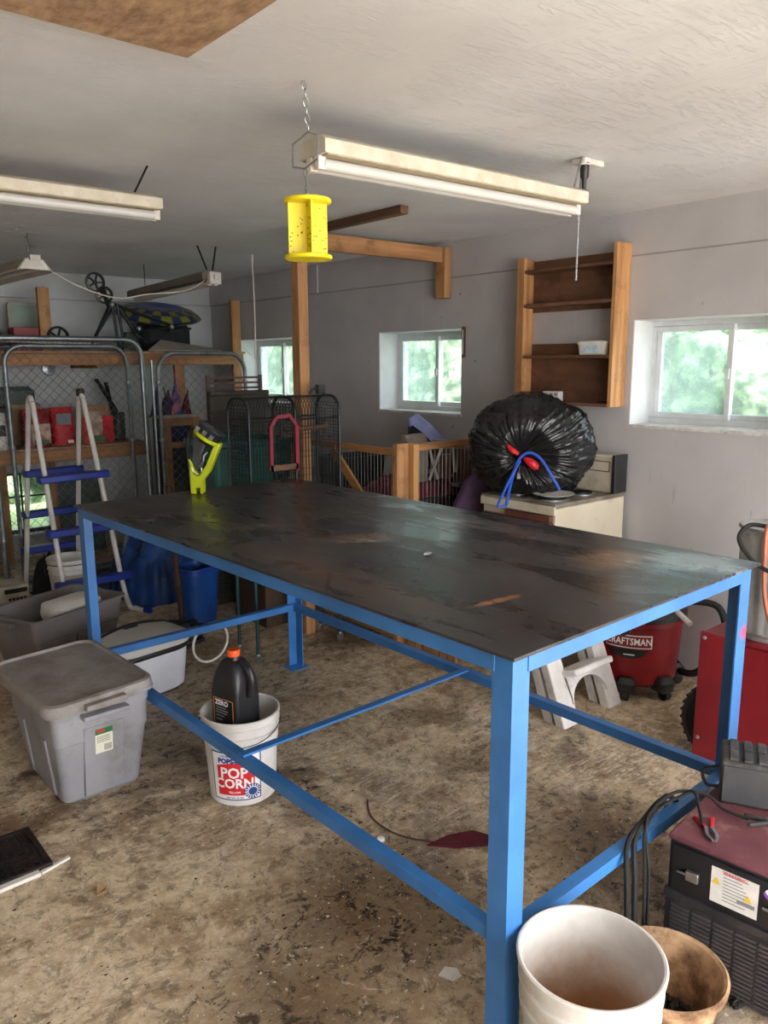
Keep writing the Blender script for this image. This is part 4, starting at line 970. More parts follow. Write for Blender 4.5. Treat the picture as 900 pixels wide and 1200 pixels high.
for s in (-1,1):
    p = MB(); 
    # vertical rib panels moulded on the near and far ends
    p.loft([[(-.075,s*.215,.02),(.075,s*.215,.02),(.075,s*.228,.02),(-.075,s*.228,.02)][::1],[(-.075,s*.252,.30),(.075,s*.252,.30),(.075,s*.262,.30),(-.075,s*.262,.30)]])
    o = obj('end_panel', p, GREYPL, t1, world=False, bevel=.003)
    q = MB().box(-.085,.085,s*.262-.012,s*.262+.028*s if s>0 else s*.262+.012,.345,.362) if s>0 else MB().box(-.085,.085,-.305,-.25,.345,.362)
    obj('handle_lip', q, GREYPL, t1, world=False, bevel=.004)
for s in (-1,1):
    for y in (-.12,.12):
        p=MB(); x_=s*.152; p.loft([[(x_-.012*s,y-.02,.02),(x_+.004*s,y-.02,.02),(x_+.004*s,y+.02,.02),(x_-.012*s,y+.02,.02)],[(x_+.012*s,y-.02,.245),(x_+.028*s,y-.02,.245),(x_+.028*s,y+.02,.245),(x_+.012*s,y+.02,.245)]]); obj('side_rib', p, GREYPL, t1, world=False, bevel=.003)
lid = MB(); ML = T(-.018,.0,.408, .05, .02, -.02)
lid.loft([rr(.206,.288,.06,-.02), rr(.210,.292,.06,.0), rr(.206,.288,.06,.022), rr(.192,.274,.05,.026), rr(.186,.268,.05,.016), rr(.15,.23,.04,.018)], M=ML)
lo = obj('lid', lid, LIDPL, t1, world=False, smooth=30); lo['label'] = 'dusty flat lid sitting slightly askew'
obj('lid_handle', MB().box(-.075,.075,-.318,-.285,-.014,.008,ML), LIDPL, lo, world=False, bevel=.004)
obj('lid_groove', MB().tube([ML@Vector((-.05,-.02,.018)),ML@Vector((.0,.10,.018))],.004,6), LIDPL, lo, world=False)
# price label on tote end
MT = Matrix(((1,0,0,.0),(0,0,1,0),(0,1,0,0),(0,0,0,1)))
def onend(x,z,off=0): 
    y = -(.228+(z-.02)*(.034/.28))-.0012-off; return (x,y,z)
def endquad(x0_,x1_,z0_,z1_,off=0): return [onend(x0_,z0_,off),onend(x1_,z0_,off),onend(x1_,z1_,off),onend(x0_,z1_,off)],[(0,1,2,3)]
o = link_mesh('price_label', *endquad(-.035,.03,.185,.285), mat('label_cream','#dcdcc8',rough=.5), t1, False)
m_ = MB(); m_.add(*endquad(-.035,.03,.262,.285,.0008)); obj('label_header', m_, LABGRN, o, world=False)
m_ = MB(); m_.add(*endquad(-.03,.0,.272,.281,.0015)); obj('label_badge', m_, LABRED, o, world=False)
m_ = MB(); 
for i in range(8): m_.add(*endquad(-.002+i*.0035,-.0005+i*.0035,.192,.218,.0008))
for i in range(4): m_.add(*endquad(-.03,.02,.23+i*.007,.232+i*.007,.0008))
obj('label_print', m_, LABBLK, o, world=False)
t2 = thing('storage_tote', 'open grey-brown storage tote without lid, behind the lidded one', 'tote', (1.27,4.27,0), .36)
tote(t2, .29, .20, .33, GREYPL2)
for s in (-1,0,1): obj('side_rib', MB().loft([[(s*.15-.035,-.175,.02),(s*.15+.035,-.175,.02),(s*.15+.035,-.160,.02),(s*.15-.035,-.160,.02)],[(s*.15-.035,-.198,.20),(s*.15+.035,-.198,.20),(s*.15+.035,-.185,.20),(s*.15-.035,-.185,.20)]]), GREYPL2, t2, world=False, bevel=.003)
obj('handle_lip', MB().box(-.335,-.30,-.07,.07,.29,.312), GREYPL2, t2, world=False, bevel=.004)
wt = MB(); wt.loft([rr(.15,.08,.05,0), rr(.16,.09,.06,.03), rr(.15,.085,.05,.075), rr(.10,.05,.04,.09)], M=T(1.33,4.22,.265,.36,.12,0)); wt.box(-.12,.12,-.06,.06,-.24,0,T(1.33,4.22,.268,.36))
single('white_tray', wt, WPL, 'white plastic tray sticking up out of the open grey tote', 'tray', (1.33,4.22,.02), smooth=40)

# cooler / roaster
cl = thing('picnic_cooler', 'white oval cooler with black rim behind the table leg and lidded tote', 'cooler', (1.45,3.61,0), .15)
cl.scale=(1.18,1.08,1.04)
obj('cooler_body', MB().loft([rr(.16,.12,.09,.004), rr(.17,.13,.09,.015), rr(.185,.14,.10,.16), rr(.187,.142,.10,.20)]), mat('clean_white_plastic','#dfe1ea','#d0d2dc',scale=4,rough=.35), cl, world=False, smooth=40)
obj('foot_ring', MB().loft([rr(.162,.122,.09,0), rr(.166,.126,.09,.006)]), BLK, cl, world=False)
obj('rim_band', MB().loft([rr(.190,.146,.10,.20), rr(.195,.151,.10,.206), rr(.195,.151,.10,.222), rr(.190,.146,.10,.228)]), BLK, cl, world=False, smooth=40)
obj('lid', MB().loft([rr(.196,.152,.10,.228), rr(.198,.154,.10,.245), rr(.19,.146,.10,.262), rr(.15,.11,.08,.285), rr(.10,.07,.05,.292)]), mat('lid_offwhite','#cfcdc6','#bdbab2',scale=4,rough=.4), cl, world=False, smooth=50)
m_ = MB(); m_.tube(smoothpath([(-.19,0,.235),(-.15,.05,.285),(0,.07,.305),(.15,.05,.285),(.19,0,.235)],6), .007, 8); obj('handle', m_, BLK, cl, world=False)
obj('latch', MB().box(-.03,.03,.055,.085,.285,.305), BLK, cl, world=False, bevel=.004)
for s in (-1,1): obj('side_grip', MB().loft([rr(.02,.05,.015,.2), rr(.03,.06,.02,.235)], M=T(s*.2,0,0)), WPL, cl, world=False)
# coiled stuff behind cooler
m_ = MB(); pts=[]
for k in range(120):
    a=k*.25; r_=.085+.02*math.sin(k*.11); pts.append((1.86+r_*math.cos(a)*1.1,3.98+r_*math.sin(a),.03+.0011*k+.01*math.sin(k*.7)))
m_.tube(pts,.012,7); single('coiled_hose', m_, BLKR, 'heap of coiled black hose on the floor behind the white cooler', 'hose', (1.86,3.98,0))
single('cable_ring', MB().tube([(1.90+.10*math.cos(a*.26),3.74+.06*math.sin(a*.26),.10+.085*math.sin(a*.26+.5)) for a in range(24)],.007,8,closed=True), WPL, 'pale plastic ring leaning on the black hose heap', 'ring', (1.9,3.74,0))
fs_ = thing('floor_stand', 'rusty dark metal stand rising behind the cooler under the table edge', 'stand', (1.95,4.18,0))
obj('pole', MB().tube([(1.95,4.18,.012),(1.88,4.12,.92)],.016,10), mat('rusty_dark_metal','#2a1c18','#4b2f22',scale=14,rough=.6,metal=.4), fs_); obj('foot', MB().lathe([(.07,0),(.07,.008),(.03,.014)],24,(1.95,4.18,0)), BLKM, fs_)
m_ = MB(); m_.tube([(1.958,4.14,.55),(1.955,4.135,.68)],.011,8); obj('sleeve', m_, CHROME, fs_)

# ================================================================= POOL LADDER
pd = thing('pool_ladder', 'white A-frame pool ladder with dark blue steps standing at far left', 'ladder', (1.7,5.3,0))
def rail(ff, tp, bf, curl):
    ff=Vector(ff); tp=Vector(tp); bf=Vector(bf)
    up1=(tp-ff).normalized(); up2=(tp-bf).normalized()
    return smoothpath([ff+Vector((curl,-.09,.012)), ff+Vector((curl*.5,-.03,.02)), ff+up1*.10, ff+(tp-ff)*.5, tp-up1*.10, tp-up1*.02+Vector((0,.005,0)), tp+Vector((0,.035,.012)), tp-up2*.03+Vector((0,.07,0)), tp-up2*.12+Vector((0,.06,0)), bf+(tp-bf)*.5+Vector((0,.03,0)), bf+up2*.10, bf+Vector((0,.05,.02)), bf+Vector((-.0,.12,.012))], 6)
Lf, Lt, Lb_ = (1.515,4.85,0),(1.535,5.30,1.375),(1.49,5.68,0); Rf, Rt, Rb = (1.90,4.86,0),(1.855,5.30,1.385),(1.85,5.68,0)
for a in ((Lf,Lt,Lb_,0),(Rf,Rt,Rb,.08)): obj('rail', MB().tube(rail(*a), .0165, 12), LADW, pd)
def lerp(a,b_,t): return Vector(a)+(Vector(b_)-Vector(a))*t
for tt in (.17,.40,.64):
    a=lerp(Lf,Lt,tt)+Vector((-.05,-.015,0)); b2=lerp(Rf,Rt,tt)+Vector((.05,-.015,0)); obj('step', MB().bar(a,b2,.085,.046), LADB, pd, bevel=.008)
for tt in (.24,.43,.64):
    a=lerp(Lb_,Lt,tt)+Vector((-.02,.05,0)); b2=lerp(Rb,Rt,tt)+Vector((.03,.05,0)); obj('step', MB().bar(a,b2,.08,.046), LADB, pd, bevel=.008)
obj('grip_cap', MB().lathe([(.024,0),(.026,.01),(.026,.04),(.02,.05)],16,(1.855,5.335,1.385)), DGREY, pd)
obj('rail_foot', MB().tube([(1.99,4.735,.012),(1.975,4.78,.014)],.021,10), LADB, pd)
# white bucket below the ladder
b3 = thing('plastic_bucket', 'dull white bucket standing under the pool ladder', 'bucket', (1.68,5.27,0))
bucket(b3, 1.68, 5.27, WSC, rt=.145, rb=.120, h=.33)
m_ = MB(); m_.tube([(1.68+.15*math.cos(2*PI*k/28),5.27+.15*math.sin(2*PI*k/28),.30) for k in range(28)],.003,6,closed=True); obj('wire_handle', m_, BLKM, b3)

# heaps
def heap(name, label, cat, cx, cy, rx, ry, h, m, seed, power=.6, nz_=.5, res=70):
    from mathutils import noise
    vs=[];fs=[]
    for i in range(res+1):
        for j in range(res+1):
            u=-1+2*i/res; v=-1+2*j/res; d=max(0,1-(abs(u)**2.6+abs(v)**2.6))
            q=Vector((u*2.2+seed,v*2.2,0)); r_=noise.ridged_multi_fractal(q,.9,2.0,4,1,2); n_=noise.noise(q*2.5)
            z=h*(d**power)*(.72+.16*(r_-1)+.14*n_)
            vs.append((cx+u*rx*(1+.05*n_),cy+v*ry*(1+.05*n_),max(0.002,z)))
    for i in range(res):
        for j in range(res):
            a=i*(res+1)+j; fs.append((a,a+res+1,a+res+2,a+1))
    mb=MB(); mb.add(vs,fs); return single(name, mb, m, label, cat, (cx,cy,0), smooth=30)
heap('tarpaulin', 'crumpled blue tarpaulin heaped on the floor behind the table', 'tarp', 2.36, 5.22, .40, .39, .62, TARP, 3, .5)
heap('black_sack', 'black sack slumped behind the white bucket under the pool ladder', 'sack', 1.67, 5.62, .14, .13, .34, BLKR, 5, .5)
bb = thing('plastic_tub', 'bright blue plastic tub with banded rim beside the tarpaulin heap', 'tub', (2.16,4.40,0), .2)
obj('tub_body', MB().loft([rr(.10,.09,.05,0), rr(.12,.11,.06,.32), rr(.13,.12,.07,.325), rr(.13,.12,.07,.36), rr(.11,.10,.06,.36), rr(.09,.08,.05,.02)]), TARP, bb, world=False)
obj('rim_band', MB().loft([rr(.134,.124,.07,.335), rr(.134,.124,.07,.35)], False, False), LADB, bb, world=False)

# ================================================================= TIMBER SHELVING AGAINST THE BACK WALL
sh = thing('timber_shelving', 'rough pine storage shelving along the back wall with a loft deck', 'shelving', (2.3,6.5,0))
for (x,zt_) in ((.60,1.60),(2.95,1.60),(3.50,2.13)):
    obj('post', MB().box(x,x+.085,6.20,6.24,0,zt_), PINE_Z, sh, bevel=.003)
obj('post', MB().box(2.03,2.07,6.66,6.70,0,.885), PINE_Z, sh)
obj('post', MB().box(1.62,1.70,6.70,6.74,0,.885), PINE_Z, sh)
obj('post', MB().box(1.93,2.015,6.30,6.34,1.693,2.16), PINE_Z, sh, bevel=.003)
obj('front_beam', MB().box(-1.0,3.58,6.16,6.198,1.585,1.672), PINE_X, sh, bevel=.003)
obj('front_beam', MB().box(-1.0,2.64,6.16,6.198,.865,.955), PINE_X, sh, bevel=.003)
obj('back_beam', MB().box(-1.0,3.58,6.79,6.828,1.585,1.672), PINE_X, sh)
obj('back_beam', MB().box(-1.0,2.64,6.79,6.828,.865,.955), PINE_X, sh)
obj('loft_deck', MB().box(-1.0,3.60,6.16,6.825,1.674,1.692), OSB, sh)
obj('shelf_board', MB().box(-1.0,2.64,6.16,6.825,.957,.975), OSB, sh)
for x in (.0,1.0,1.55,2.3): obj('joist_block', MB().box(x,x+.04,6.2,6.8,1.56,1.673), PINE_Y, sh)

# pet food bags on the middle shelf
def food_bag(name, label, x, w, h, y, d, m, bits, rz=0, group=None):
    t = thing(name, label, 'bag', (x,y,.976), rz, group)
    b_ = MB(); b_.loft([rr(w/2*.92,d/2,d*.3,0,4), rr(w/2,d/2*1.05,d*.4,h*.12,4), rr(w/2*1.02,d/2*1.1,d*.45,h*.45,4), rr(w/2,d/2*.8,d*.3,h*.78,4), rr(w/2*.98,d*.12,d*.08,h*.93,4), rr(w/2,.006,.005,h,4)])
    obj('bag_body', b_, m, t, world=False, smooth=50)
    for nm, (a,b2,c_,d_), mm, off in bits:
        p = MB(); p.box(a*w,b2*w,-d/2*1.12-off-.003,-d/2*1.12-off,c_*h,d_*h); obj(nm, p, mm, t, world=False)
    return t
food_bag('pet_food_bag','cream and red pet food bag behind the left rail of the pool ladder', 1.83,.20,.285,6.28,.13,RED,(('front_panel',(-.25,.42,.1,.62),CREAMP,0),('green_band',(-.2,.35,.08,.2),LABGRN,.002)))
food_bag('pet_food_bag','plain crimson bag with a grey oval panel between the other two bags', 2.03,.17,.29,6.30,.12,REDB,(('grey_panel',(-.35,.3,.55,.85),LABGREY,0),('front_lettering',(.1,.35,.06,.14),LABWHT,.001),))
food_bag('pet_food_bag','brown-topped red bag printed with a pale animal face, right of the crimson bag', 2.285,.25,.30,6.30,.15,CARD,(('front_panel',(-.48,.48,.03,.72),REDB,0),('animal_print',(-.3,.12,.22,.85),mat('pale_fur_print','#c9b6a2','#8d7260',scale=14,rough=.5),.003),('green_band',(-.3,.2,.05,.2),LABGRN,.004)))
single('brown_carton', MB().box(1.72,1.94,6.5,6.72,.976,1.29), CARD, 'brown carton behind the pet food bags on the shelf', 'box', (1.83,6.6,.976), bevel=.003)
single('grey_case', MB().loft([rr(.14,.09,.04,0), rr(.14,.09,.04,.10), rr(.11,.06,.03,.13)], M=T(1.78,6.6,1.291)), BAGG, 'rounded grey case on top of the brown carton', 'case', (1.78,6.6,1.291))
single('black_crate', MB().loft([rr(.13,.12,.02,0), rr(.15,.14,.02,.30), rr(.14,.13,.02,.30), rr(.12,.11,.02,.02)], M=T(1.53,6.42,.976)), DGREY, 'dark crate at the left end of the middle shelf', 'crate', (1.53,6.42,.976))
fb = thing('feed_sack', 'white and black printed sack at the left edge of the middle shelf', 'bag', (1.545,6.22,.976))
obj('sack_body', MB().loft([rr(.06,.05,.03,0), rr(.065,.055,.03,.12), rr(.06,.04,.03,.24), rr(.06,.01,.008,.27)], M=T(1.545,6.225,.976)), WPL, fb); obj('print', MB().box(1.51,1.585,6.162,6.168,1.08,1.16), LABBLK, fb)
single('dark_tin', MB().lathe([(.05,0),(.055,.01),(.055,.22),(.05,.23)],24,(2.50,6.36,.976)), DGREY, 'dark tin at the right end of the middle shelf beside the bags', 'tin', (2.5,6.36,.976))
# long-handled things leaning on shelf
single('garden_shears', MB().bar((2.51,6.40,1.21),(2.44,6.62,1.47),.03,.012).bar((2.49,6.44,1.21),(2.52,6.62,1.44),.03,.012).lathe([(.025,0),(.025,.02)],16,(2.50,6.42,1.206)), BLK, 'black handled shears propped on the dark tin against the back wall', 'tool', (2.5,6.42,1.206))
single('round_vent', MB().lathe([(.052,0),(.055,.006),(.05,.014),(.03,.016),(.028,.01),(.012,.012),(.010,.02)],32,M=T(2.13,YB-.002,1.555) @ Matrix.Rotation(PI/2,4,'X')), CHROME, 'small round metal fitting high on the back wall', 'vent', (2.13,YB,1.555))
# items under the middle shelf
pcn = thing('printed_carton', 'white carton with small black print at the left edge under the shelf', 'box', (1.18,5.2,0))
obj('carton_body', MB().box(1.10,1.32,4.95,5.15,0,.28), DIRTYW, pcn, bevel=.003)
m_ = MB()
for r_ in range(6):
    for c_ in range(5):
        if random.random()<.85: m_.box(1.20+c_*.022,1.20+c_*.022+.014,4.947,4.949,.06+r_*.026,.06+r_*.026+.016)
m_.box(1.18,1.31,4.947,4.949,.235,.262); obj('carton_print', m_, LABBLK, pcn)
single('dark_bin', MB().loft([rr(.16,.14,.04,0), rr(.19,.17,.05,.40), rr(.18,.16,.05,.40), rr(.15,.13,.04,.02)], M=T(1.30,6.45,0)), DGREY, 'dark bin on the floor under the shelving at far left', 'bin', (1.3,6.45,0))
single('plywood_offcut', MB().bar((2.25,6.72,0.0),(2.25,6.79,.62),.42,.012,up=(0,1,0)), BAGG, 'grey sheet leaning on the back wall under the shelf', 'board', (2.25,6.72,0))

# nook cabinet + kites
nk = thing('wooden_cabinet', 'open pine cabinet beside the yellow spotlight at the right end of the shelves', 'cabinet', (2.87,6.0,0))
obj('top_board', MB().box(2.66,3.00,5.93,6.15,1.165,1.185), DIRTYW, nk, bevel=.002)
for x in (2.70,2.955): obj('upright', MB().box(x,x+.065,5.94,6.0,0,1.165), PINE_Z, nk, bevel=.002)
obj('side_panel', MB().box(3.02,3.09,5.94,6.14,.0,1.13), DARKBROWN, nk)
obj('rail', MB().box(2.765,2.955,5.95,5.98,.92,.965), PINE_X, nk); obj('rail', MB().box(2.765,2.955,5.95,5.98,1.10,1.164), PINE_X, nk)
obj('back_panel', MB().box(2.70,3.02,6.13,6.145,.0,1.16), BAGG, nk)
single('blue_carton', MB().box(2.78,2.94,6.0,6.1,.966,1.08), NAVY, 'dark blue box inside the pine cabinet', 'box', (2.86,6.05,.966), bevel=.003)
obj('inner_shelf', MB().box(2.765,2.955,5.98,6.13,.95,.965), PINE_X, nk)
KG = 'folded kites on the cabinet'
for i,(x,h,w,m,lab) in enumerate(((2.70,.26,.10,NAVY,'dark blue folded kite standing on the cabinet top, tilted left'),(2.78,.20,.12,PURPLE,'purple folded kite in the middle of the cabinet top'),(2.86,.30,.10,mat('pink_print','#c7707c','#3c4a8a',scale=20,rough=.6,lo=.45,hi=.55),'pink and blue patterned kite with pointed tip on the cabinet top'),(2.95,.17,.08,MAROON,'maroon folded kite at the right of the cabinet top'))):
    k = MB(); k.loft([[(x-w/2,6.02,1.186),(x+w/2,6.02,1.186),(x+w/2,6.06,1.186),(x-w/2,6.06,1.186)],[(x-w*.15,6.03,1.186+h*.6),(x+w*.35,6.03,1.186+h*.6),(x+w*.35,6.055,1.186+h*.6),(x-w*.15,6.055,1.186+h*.6)],[(x+w*.2,6.04,1.186+h),(x+w*.25,6.04,1.186+h),(x+w*.25,6.045,1.186+h),(x+w*.2,6.045,1.186+h)]])
    k.bar((x+.02,6.045,1.186),(x-.03+.02*i,6.05,1.186+h*1.12),.008,.008)
    single('folded_kite', k, m, lab, 'kite', (x,6.04,1.186), KG)

# ================================================================= CHAIN-LINK KENNEL PANELS
def kennel(label, x0, x1, ztop, y, r=.019, rad=.14, lean=.03, mesh=True, zb=.03):
    t = thing('kennel_panel', label, 'fence panel', ((x0+x1)/2, y, 0), 0, None)
    def Y(z): return y+lean*z/ztop
    pts=[(x0,Y(zb),zb)]
    for k in range(9):
        a=PI-PI/2*k/8; pts.append((x0+rad+rad*math.cos(a), Y(ztop), ztop-rad+rad*math.sin(a)))
    for k in range(9):
        a=PI/2-PI/2*k/8; pts.append((x1-rad+rad*math.cos(a), Y(ztop), ztop-rad+rad*math.sin(a)))
    pts=[(p[0],Y(p[2]),p[2]) for p in pts]; pts.append((x1,Y(zb),zb))
    m_=MB().tube(pts,r,10); m_.tube([(x0,Y(zb),zb),(x1,Y(zb),zb)],r,10); obj('tube_frame', m_, GALV, t)
    if mesh:
        w=MB(); p=.072; z0,z1=zb+.02,ztop-.02; wd_=x1-x0; H_=z1-z0
        for s in (1,-1):
            n=int((wd_+H_)/p)+1
            for i in range(n+1):
                c_=i*p
                # line x = x0 + c - (z-z0) * s ...
                if s==1: a=(max(0,c_-H_), min(c_,H_)); b2=(min(c_,wd_), max(0,c_-wd_))
                else:    a=(max(0,c_-H_), H_-min(c_,H_)); b2=(min(c_,wd_), H_-max(0,c_-wd_))
                A_=(x0+a[0], z0+a[1]); B_=(x0+b2[0], z0+b2[1])
                if abs(A_[0]-B_[0])<.01: continue
                w.tube([(A_[0],Y(A_[1])+.002*s,A_[1]),(B_[0],Y(B_[1])+.002*s,B_[1])],.0016,4,cap=False)
        obj('chain_link_mesh', w, BLKM if False else GALV, t)
    c_=MB()
    for z in (.35,1.0,1.45):
        for x in (x0,x1): c_.lathe([(r+.004,-.012),(r+.006,-.008),(r+.006,.008),(r+.004,.012)],12,(x,Y(z),z))
    obj('tension_clamp', c_, CHROME, t)
    return t
kennel('outermost chain-link kennel panel leaning on the shelves at far left', 1.45, 2.575, 1.775, 6.00-.04, .021, .13)
kennel('inner chain-link kennel panel nested just behind the outermost one', 1.60, 2.50, 1.725, 6.07, .017, .13, mesh=False)
kennel('chain-link kennel panel on the right, leaning between shelves and far window', 2.665, 3.44, 1.675, 6.10-.22, .017, .15)
m_ = MB()
for (x,y) in ((2.62,5.90),(2.545,5.91)): m_.tube([(x,y,.02),(x-.005,y,1.62)],.012,8)
single('fence_rods', m_, GALV, 'pair of upright galvanised rods standing between the two kennel panels', 'rod', (2.58,5.95,0))

# ================================================================= LOFT ITEMS
DZ = 1.6935
# exercise machine: folded frame with wheels
ex = thing('exercise_bike', 'folded black exercise machine with two upturned wheels on the loft deck', 'exercise machine', (2.6,6.4,DZ))
def wheelmb(c, r, w=.03, ax=(0,1,0)):
    m_=MB(); M_=Matrix.Translation(c) @ Vector((0,0,1)).rotation_difference(Vector(ax)).to_matrix().to_4x4()
    m_.lathe([(r*.80,-w/2),(r,-w/2*.7),(r,w/2*.7),(r*.80,w/2)],28,M=M_,c0=False,c1=False)
    m_.lathe([(r*.80,w/2),(r*.80,-w/2)],28,M=M_,c0=False,c1=False)
    m_.lathe([(r*.2,-w/2),(r*.2,w/2)],14,M=M_)
    for k in range(5):
        a=2*PI*k/5; m_.bar(M_@Vector((0,0,0)), M_@Vector((r*.85*math.cos(a),r*.85*math.sin(a),0)),.018,.012)
    return m_
obj('wheel', wheelmb((2.355,6.38,2.215),.075), BLK, ex); obj('wheel', wheelmb((2.435,6.42,2.125),.068), BLK, ex)
m_=MB()
for a,b2,r_ in (((2.40,6.36,2.17),(2.46,6.40,2.04),.02),((2.47,6.40,2.06),(2.25,6.30,DZ+.02),.011),((2.50,6.42,2.04),(2.31,6.50,DZ+.02),.011),((2.47,6.36,2.06),(2.50,6.36,DZ+.02),.012),((2.51,6.36,2.06),(2.55,6.36,DZ+.02),.012),((2.44,6.38,2.07),(2.95,6.34,1.90),.013),((2.55,6.40,2.02),(2.70,6.42,1.80),.018),((2.62,6.34,1.84),(2.98,6.34,1.90),.011),((2.95,6.34,1.90),(3.15,6.36,1.93),.010),((2.92,6.32,1.86),(3.12,6.34,1.88),.010)):
    m_.tube([a,b2],r_,8)
obj('tube_frame', m_, BLKM, ex)
obj('crank_box', MB().loft([rr(.09,.04,.03,0), rr(.07,.035,.03,.10), rr(.04,.03,.02,.15)], M=T(2.62,6.42,DZ)), BLK, ex)
for c_ in ((2.46,6.34,2.05),(2.66,6.32,1.87),(2.94,6.32,1.89)): obj('joint_bolt', MB().ico(c_,.021,2), CHROME, ex)
ex.location.y -= .12
single('suitcase', MB().loft([rr(.21,.12,.06,0), rr(.22,.13,.07,.05), rr(.22,.13,.07,.20), rr(.19,.10,.06,.245)], M=T(3.05,6.62,DZ)), mat('black_canvas','#17171a','#242428',scale=14,rough=.8), 'black soft suitcase beneath the inflatable ring on the loft', 'suitcase', (3.05,6.62,DZ), smooth=45)
INF, N, L, b = newmat('inflatable_print')
co = N.new('ShaderNodeTexCoord').outputs['Object']; sp = N.new('ShaderNodeSeparateXYZ'); L.new(co, sp.inputs[0])
ang = math_(N, L, 'ARCTAN2', sp.outputs['Y'], sp.outputs['X']); rad_ = math_(N, L, 'SQRT', math_(N, L, 'ADD', math_(N, L, 'MULTIPLY', sp.outputs['X'], sp.outputs['X']), math_(N, L, 'MULTIPLY', sp.outputs['Y'], sp.outputs['Y'])))
ck = math_(N, L, 'GREATER_THAN', math_(N, L, 'SINE', math_(N, L, 'MULTIPLY', ang, 12)), .1)
rd = math_(N, L, 'GREATER_THAN', math_(N, L, 'SINE', math_(N, L, 'MULTIPLY', rad_, 42)), 0)
ch = math_(N, L, 'ABSOLUTE', math_(N, L, 'SUBTRACT', ck, rd))
c = mix(N, L, ch, '#1c2c58', '#7d7b30')
c = mix(N, L, rng(N, L, rad_, .205, .195), c, '#1d2f86')
L.new(c, b.inputs['Base Color']); b.inputs['Roughness'].default_value = .35
m_=MB(); pf=[(.30,.0),(.345,.012),(.365,.03),(.35,.05),(.29,.085),(.22,.105),(.17,.11),(.10,.10),(.001,.095)]
m_.lathe(pf,56,(0,0,0)); 
o = obj('inflatable_ring', m_, INF, None, smooth=60); o.location=(2.98,6.53,DZ+.275); tag(o,'round blue and yellow chequered inflatable resting on the black suitcase','inflatable'); o.scale=(1.02,.75,1); o.rotation_euler=(.30,0,0)
single('cardboard_flap', MB().loft([[(2.72,6.18,DZ+.002),(3.38,6.18,DZ+.002),(3.46,6.44,DZ+.002),(2.95,6.44,DZ+.002)],[(2.72,6.18,DZ+.012),(3.38,6.18,DZ+.012),(3.46,6.44,DZ+.03),(2.95,6.44,DZ+.10)]]), DIRTYW, 'pale flattened cardboard at the front edge of the loft under the suitcase', 'cardboard', (3.1,6.3,DZ))
single('bicycle_tyre', MB().add(*(lambda w:(w.v,w.f))(wheelmb((2.055,6.30,DZ+.10),.085,.03))), BLKR, 'small spoked black tyre standing on the loft beside the left pine post', 'tyre', (2.055,6.30,DZ))
single('red_box', MB().box(1.74,1.92,6.30,6.45,DZ,DZ+.17), RED, 'small dark red box on the loft left of the pine post', 'box', (1.9,6.37,DZ), bevel=.004)
mt = MB(); mt.loft([[(1.35,6.28,DZ),(1.78,6.28,DZ),(1.78,6.75,DZ),(1.35,6.75,DZ)],[(1.35,6.32,DZ+.28),(1.72,6.32,DZ+.16),(1.72,6.72,DZ+.16),(1.35,6.72,DZ+.28)],[(1.35,6.4,DZ+.40),(1.55,6.4,DZ+.34),(1.55,6.65,DZ+.34),(1.35,6.65,DZ+.40)]])
single('mesh_sack', mt, mat('woven_sack','#8d8474','#6e6655',scale=30,rough=.85,stretch=(1,1,4)), 'woven beige sack slumped at the left edge of the loft', 'sack', (1.55,6.5,DZ), sub=2)
fr_ = MB(); 
for a,b2 in (((1.80,6.6,DZ),(1.80,6.6,DZ+.36)),((2.06,6.6,DZ),(2.06,6.6,DZ+.36)),((1.80,6.6,DZ+.36),(2.06,6.6,DZ+.36)),((1.80,6.6,DZ+.01),(2.06,6.6,DZ+.01))): fr_.bar(a,b2,.02,.02,up=(0,1,0))
fp=thing('framed_screen','green-tinted screen panel in a thin frame standing behind the red box','screen',(1.93,6.6,DZ)); obj('frame',fr_,DIRTYW,fp); obj('screen',MB().box(1.81,2.05,6.598,6.602,DZ+.02,DZ+.35),mat('sage_screen','#7f9284','#8fa093',scale=8,rough=.5),fp)
pg='pipes along the loft edge'
for i,(y,z,m,lab) in enumerate(((6.19,DZ+.050,WPL,'upper white pipe lying along the front edge of the loft at left'),(6.175,DZ+.022,CHROME,'lower metal pipe along the front edge of the loft at left'))):
    single('long_pipe', MB().tube([(1.2,y,z+.03*(i==0)),(2.32,y,z)],.010,8), m, lab, 'pipe', (1.8,y,z), pg)

# ================================================================= WIRE CAGE
cg = thing('wire_cage', 'tall black wire pet cage with arched top on a wheeled stand behind the table', 'cage', (2.33,3.75,0))
CX0,CX1,CY0,CY1,CZ0,CZ1 = 2.05,2.62,3.50,3.98-.30,.80,1.415
CY1 = 3.715
def arch(x, r_, zb=CZ0):
    pts=[(x,CY0,zb)]; ra=.08
    for k in range(9):
        a=PI-PI/2*k/8; pts.append((x,CY0+ra+ra*math.cos(a),CZ1-ra+ra*math.sin(a)))
    for k in range(9):
        a=PI/2-PI/2*k/8; pts.append((x,CY1-ra+ra*math.cos(a),CZ1-ra+ra*math.sin(a)))
    pts.append((x,CY1,zb)); return pts
m_=MB()
for x in (CX0,2.33,CX1): m_.tube(arch(x,0),.008,8)
for (y,z) in ((CY0,CZ0),(CY1,CZ0),(CY0,1.30),(CY1,1.30),((CY0+CY1)/2,CZ1)): m_.tube([(CX0,y,z),(CX1,y,z)],.006,8)
obj('cage_frame', m_, BLKM, cg)
m_=MB()
prof_=arch(0,0); 
n=int((CX1-CX0)/.019)
for i in range(1,n):
    x=CX0+(CX1-CX0)*i/n; m_.tube([(x,p[1],p[2]) for p in prof_[::2]]+[(x,prof_[-1][1],prof_[-1][2])],.0021,4,cap=False)
for z in (.9,1.0,1.1,1.2,1.3):
    for y in (CY0,CY1): m_.tube([(CX0,y,z),(CX1,y,z)],.0018,4)
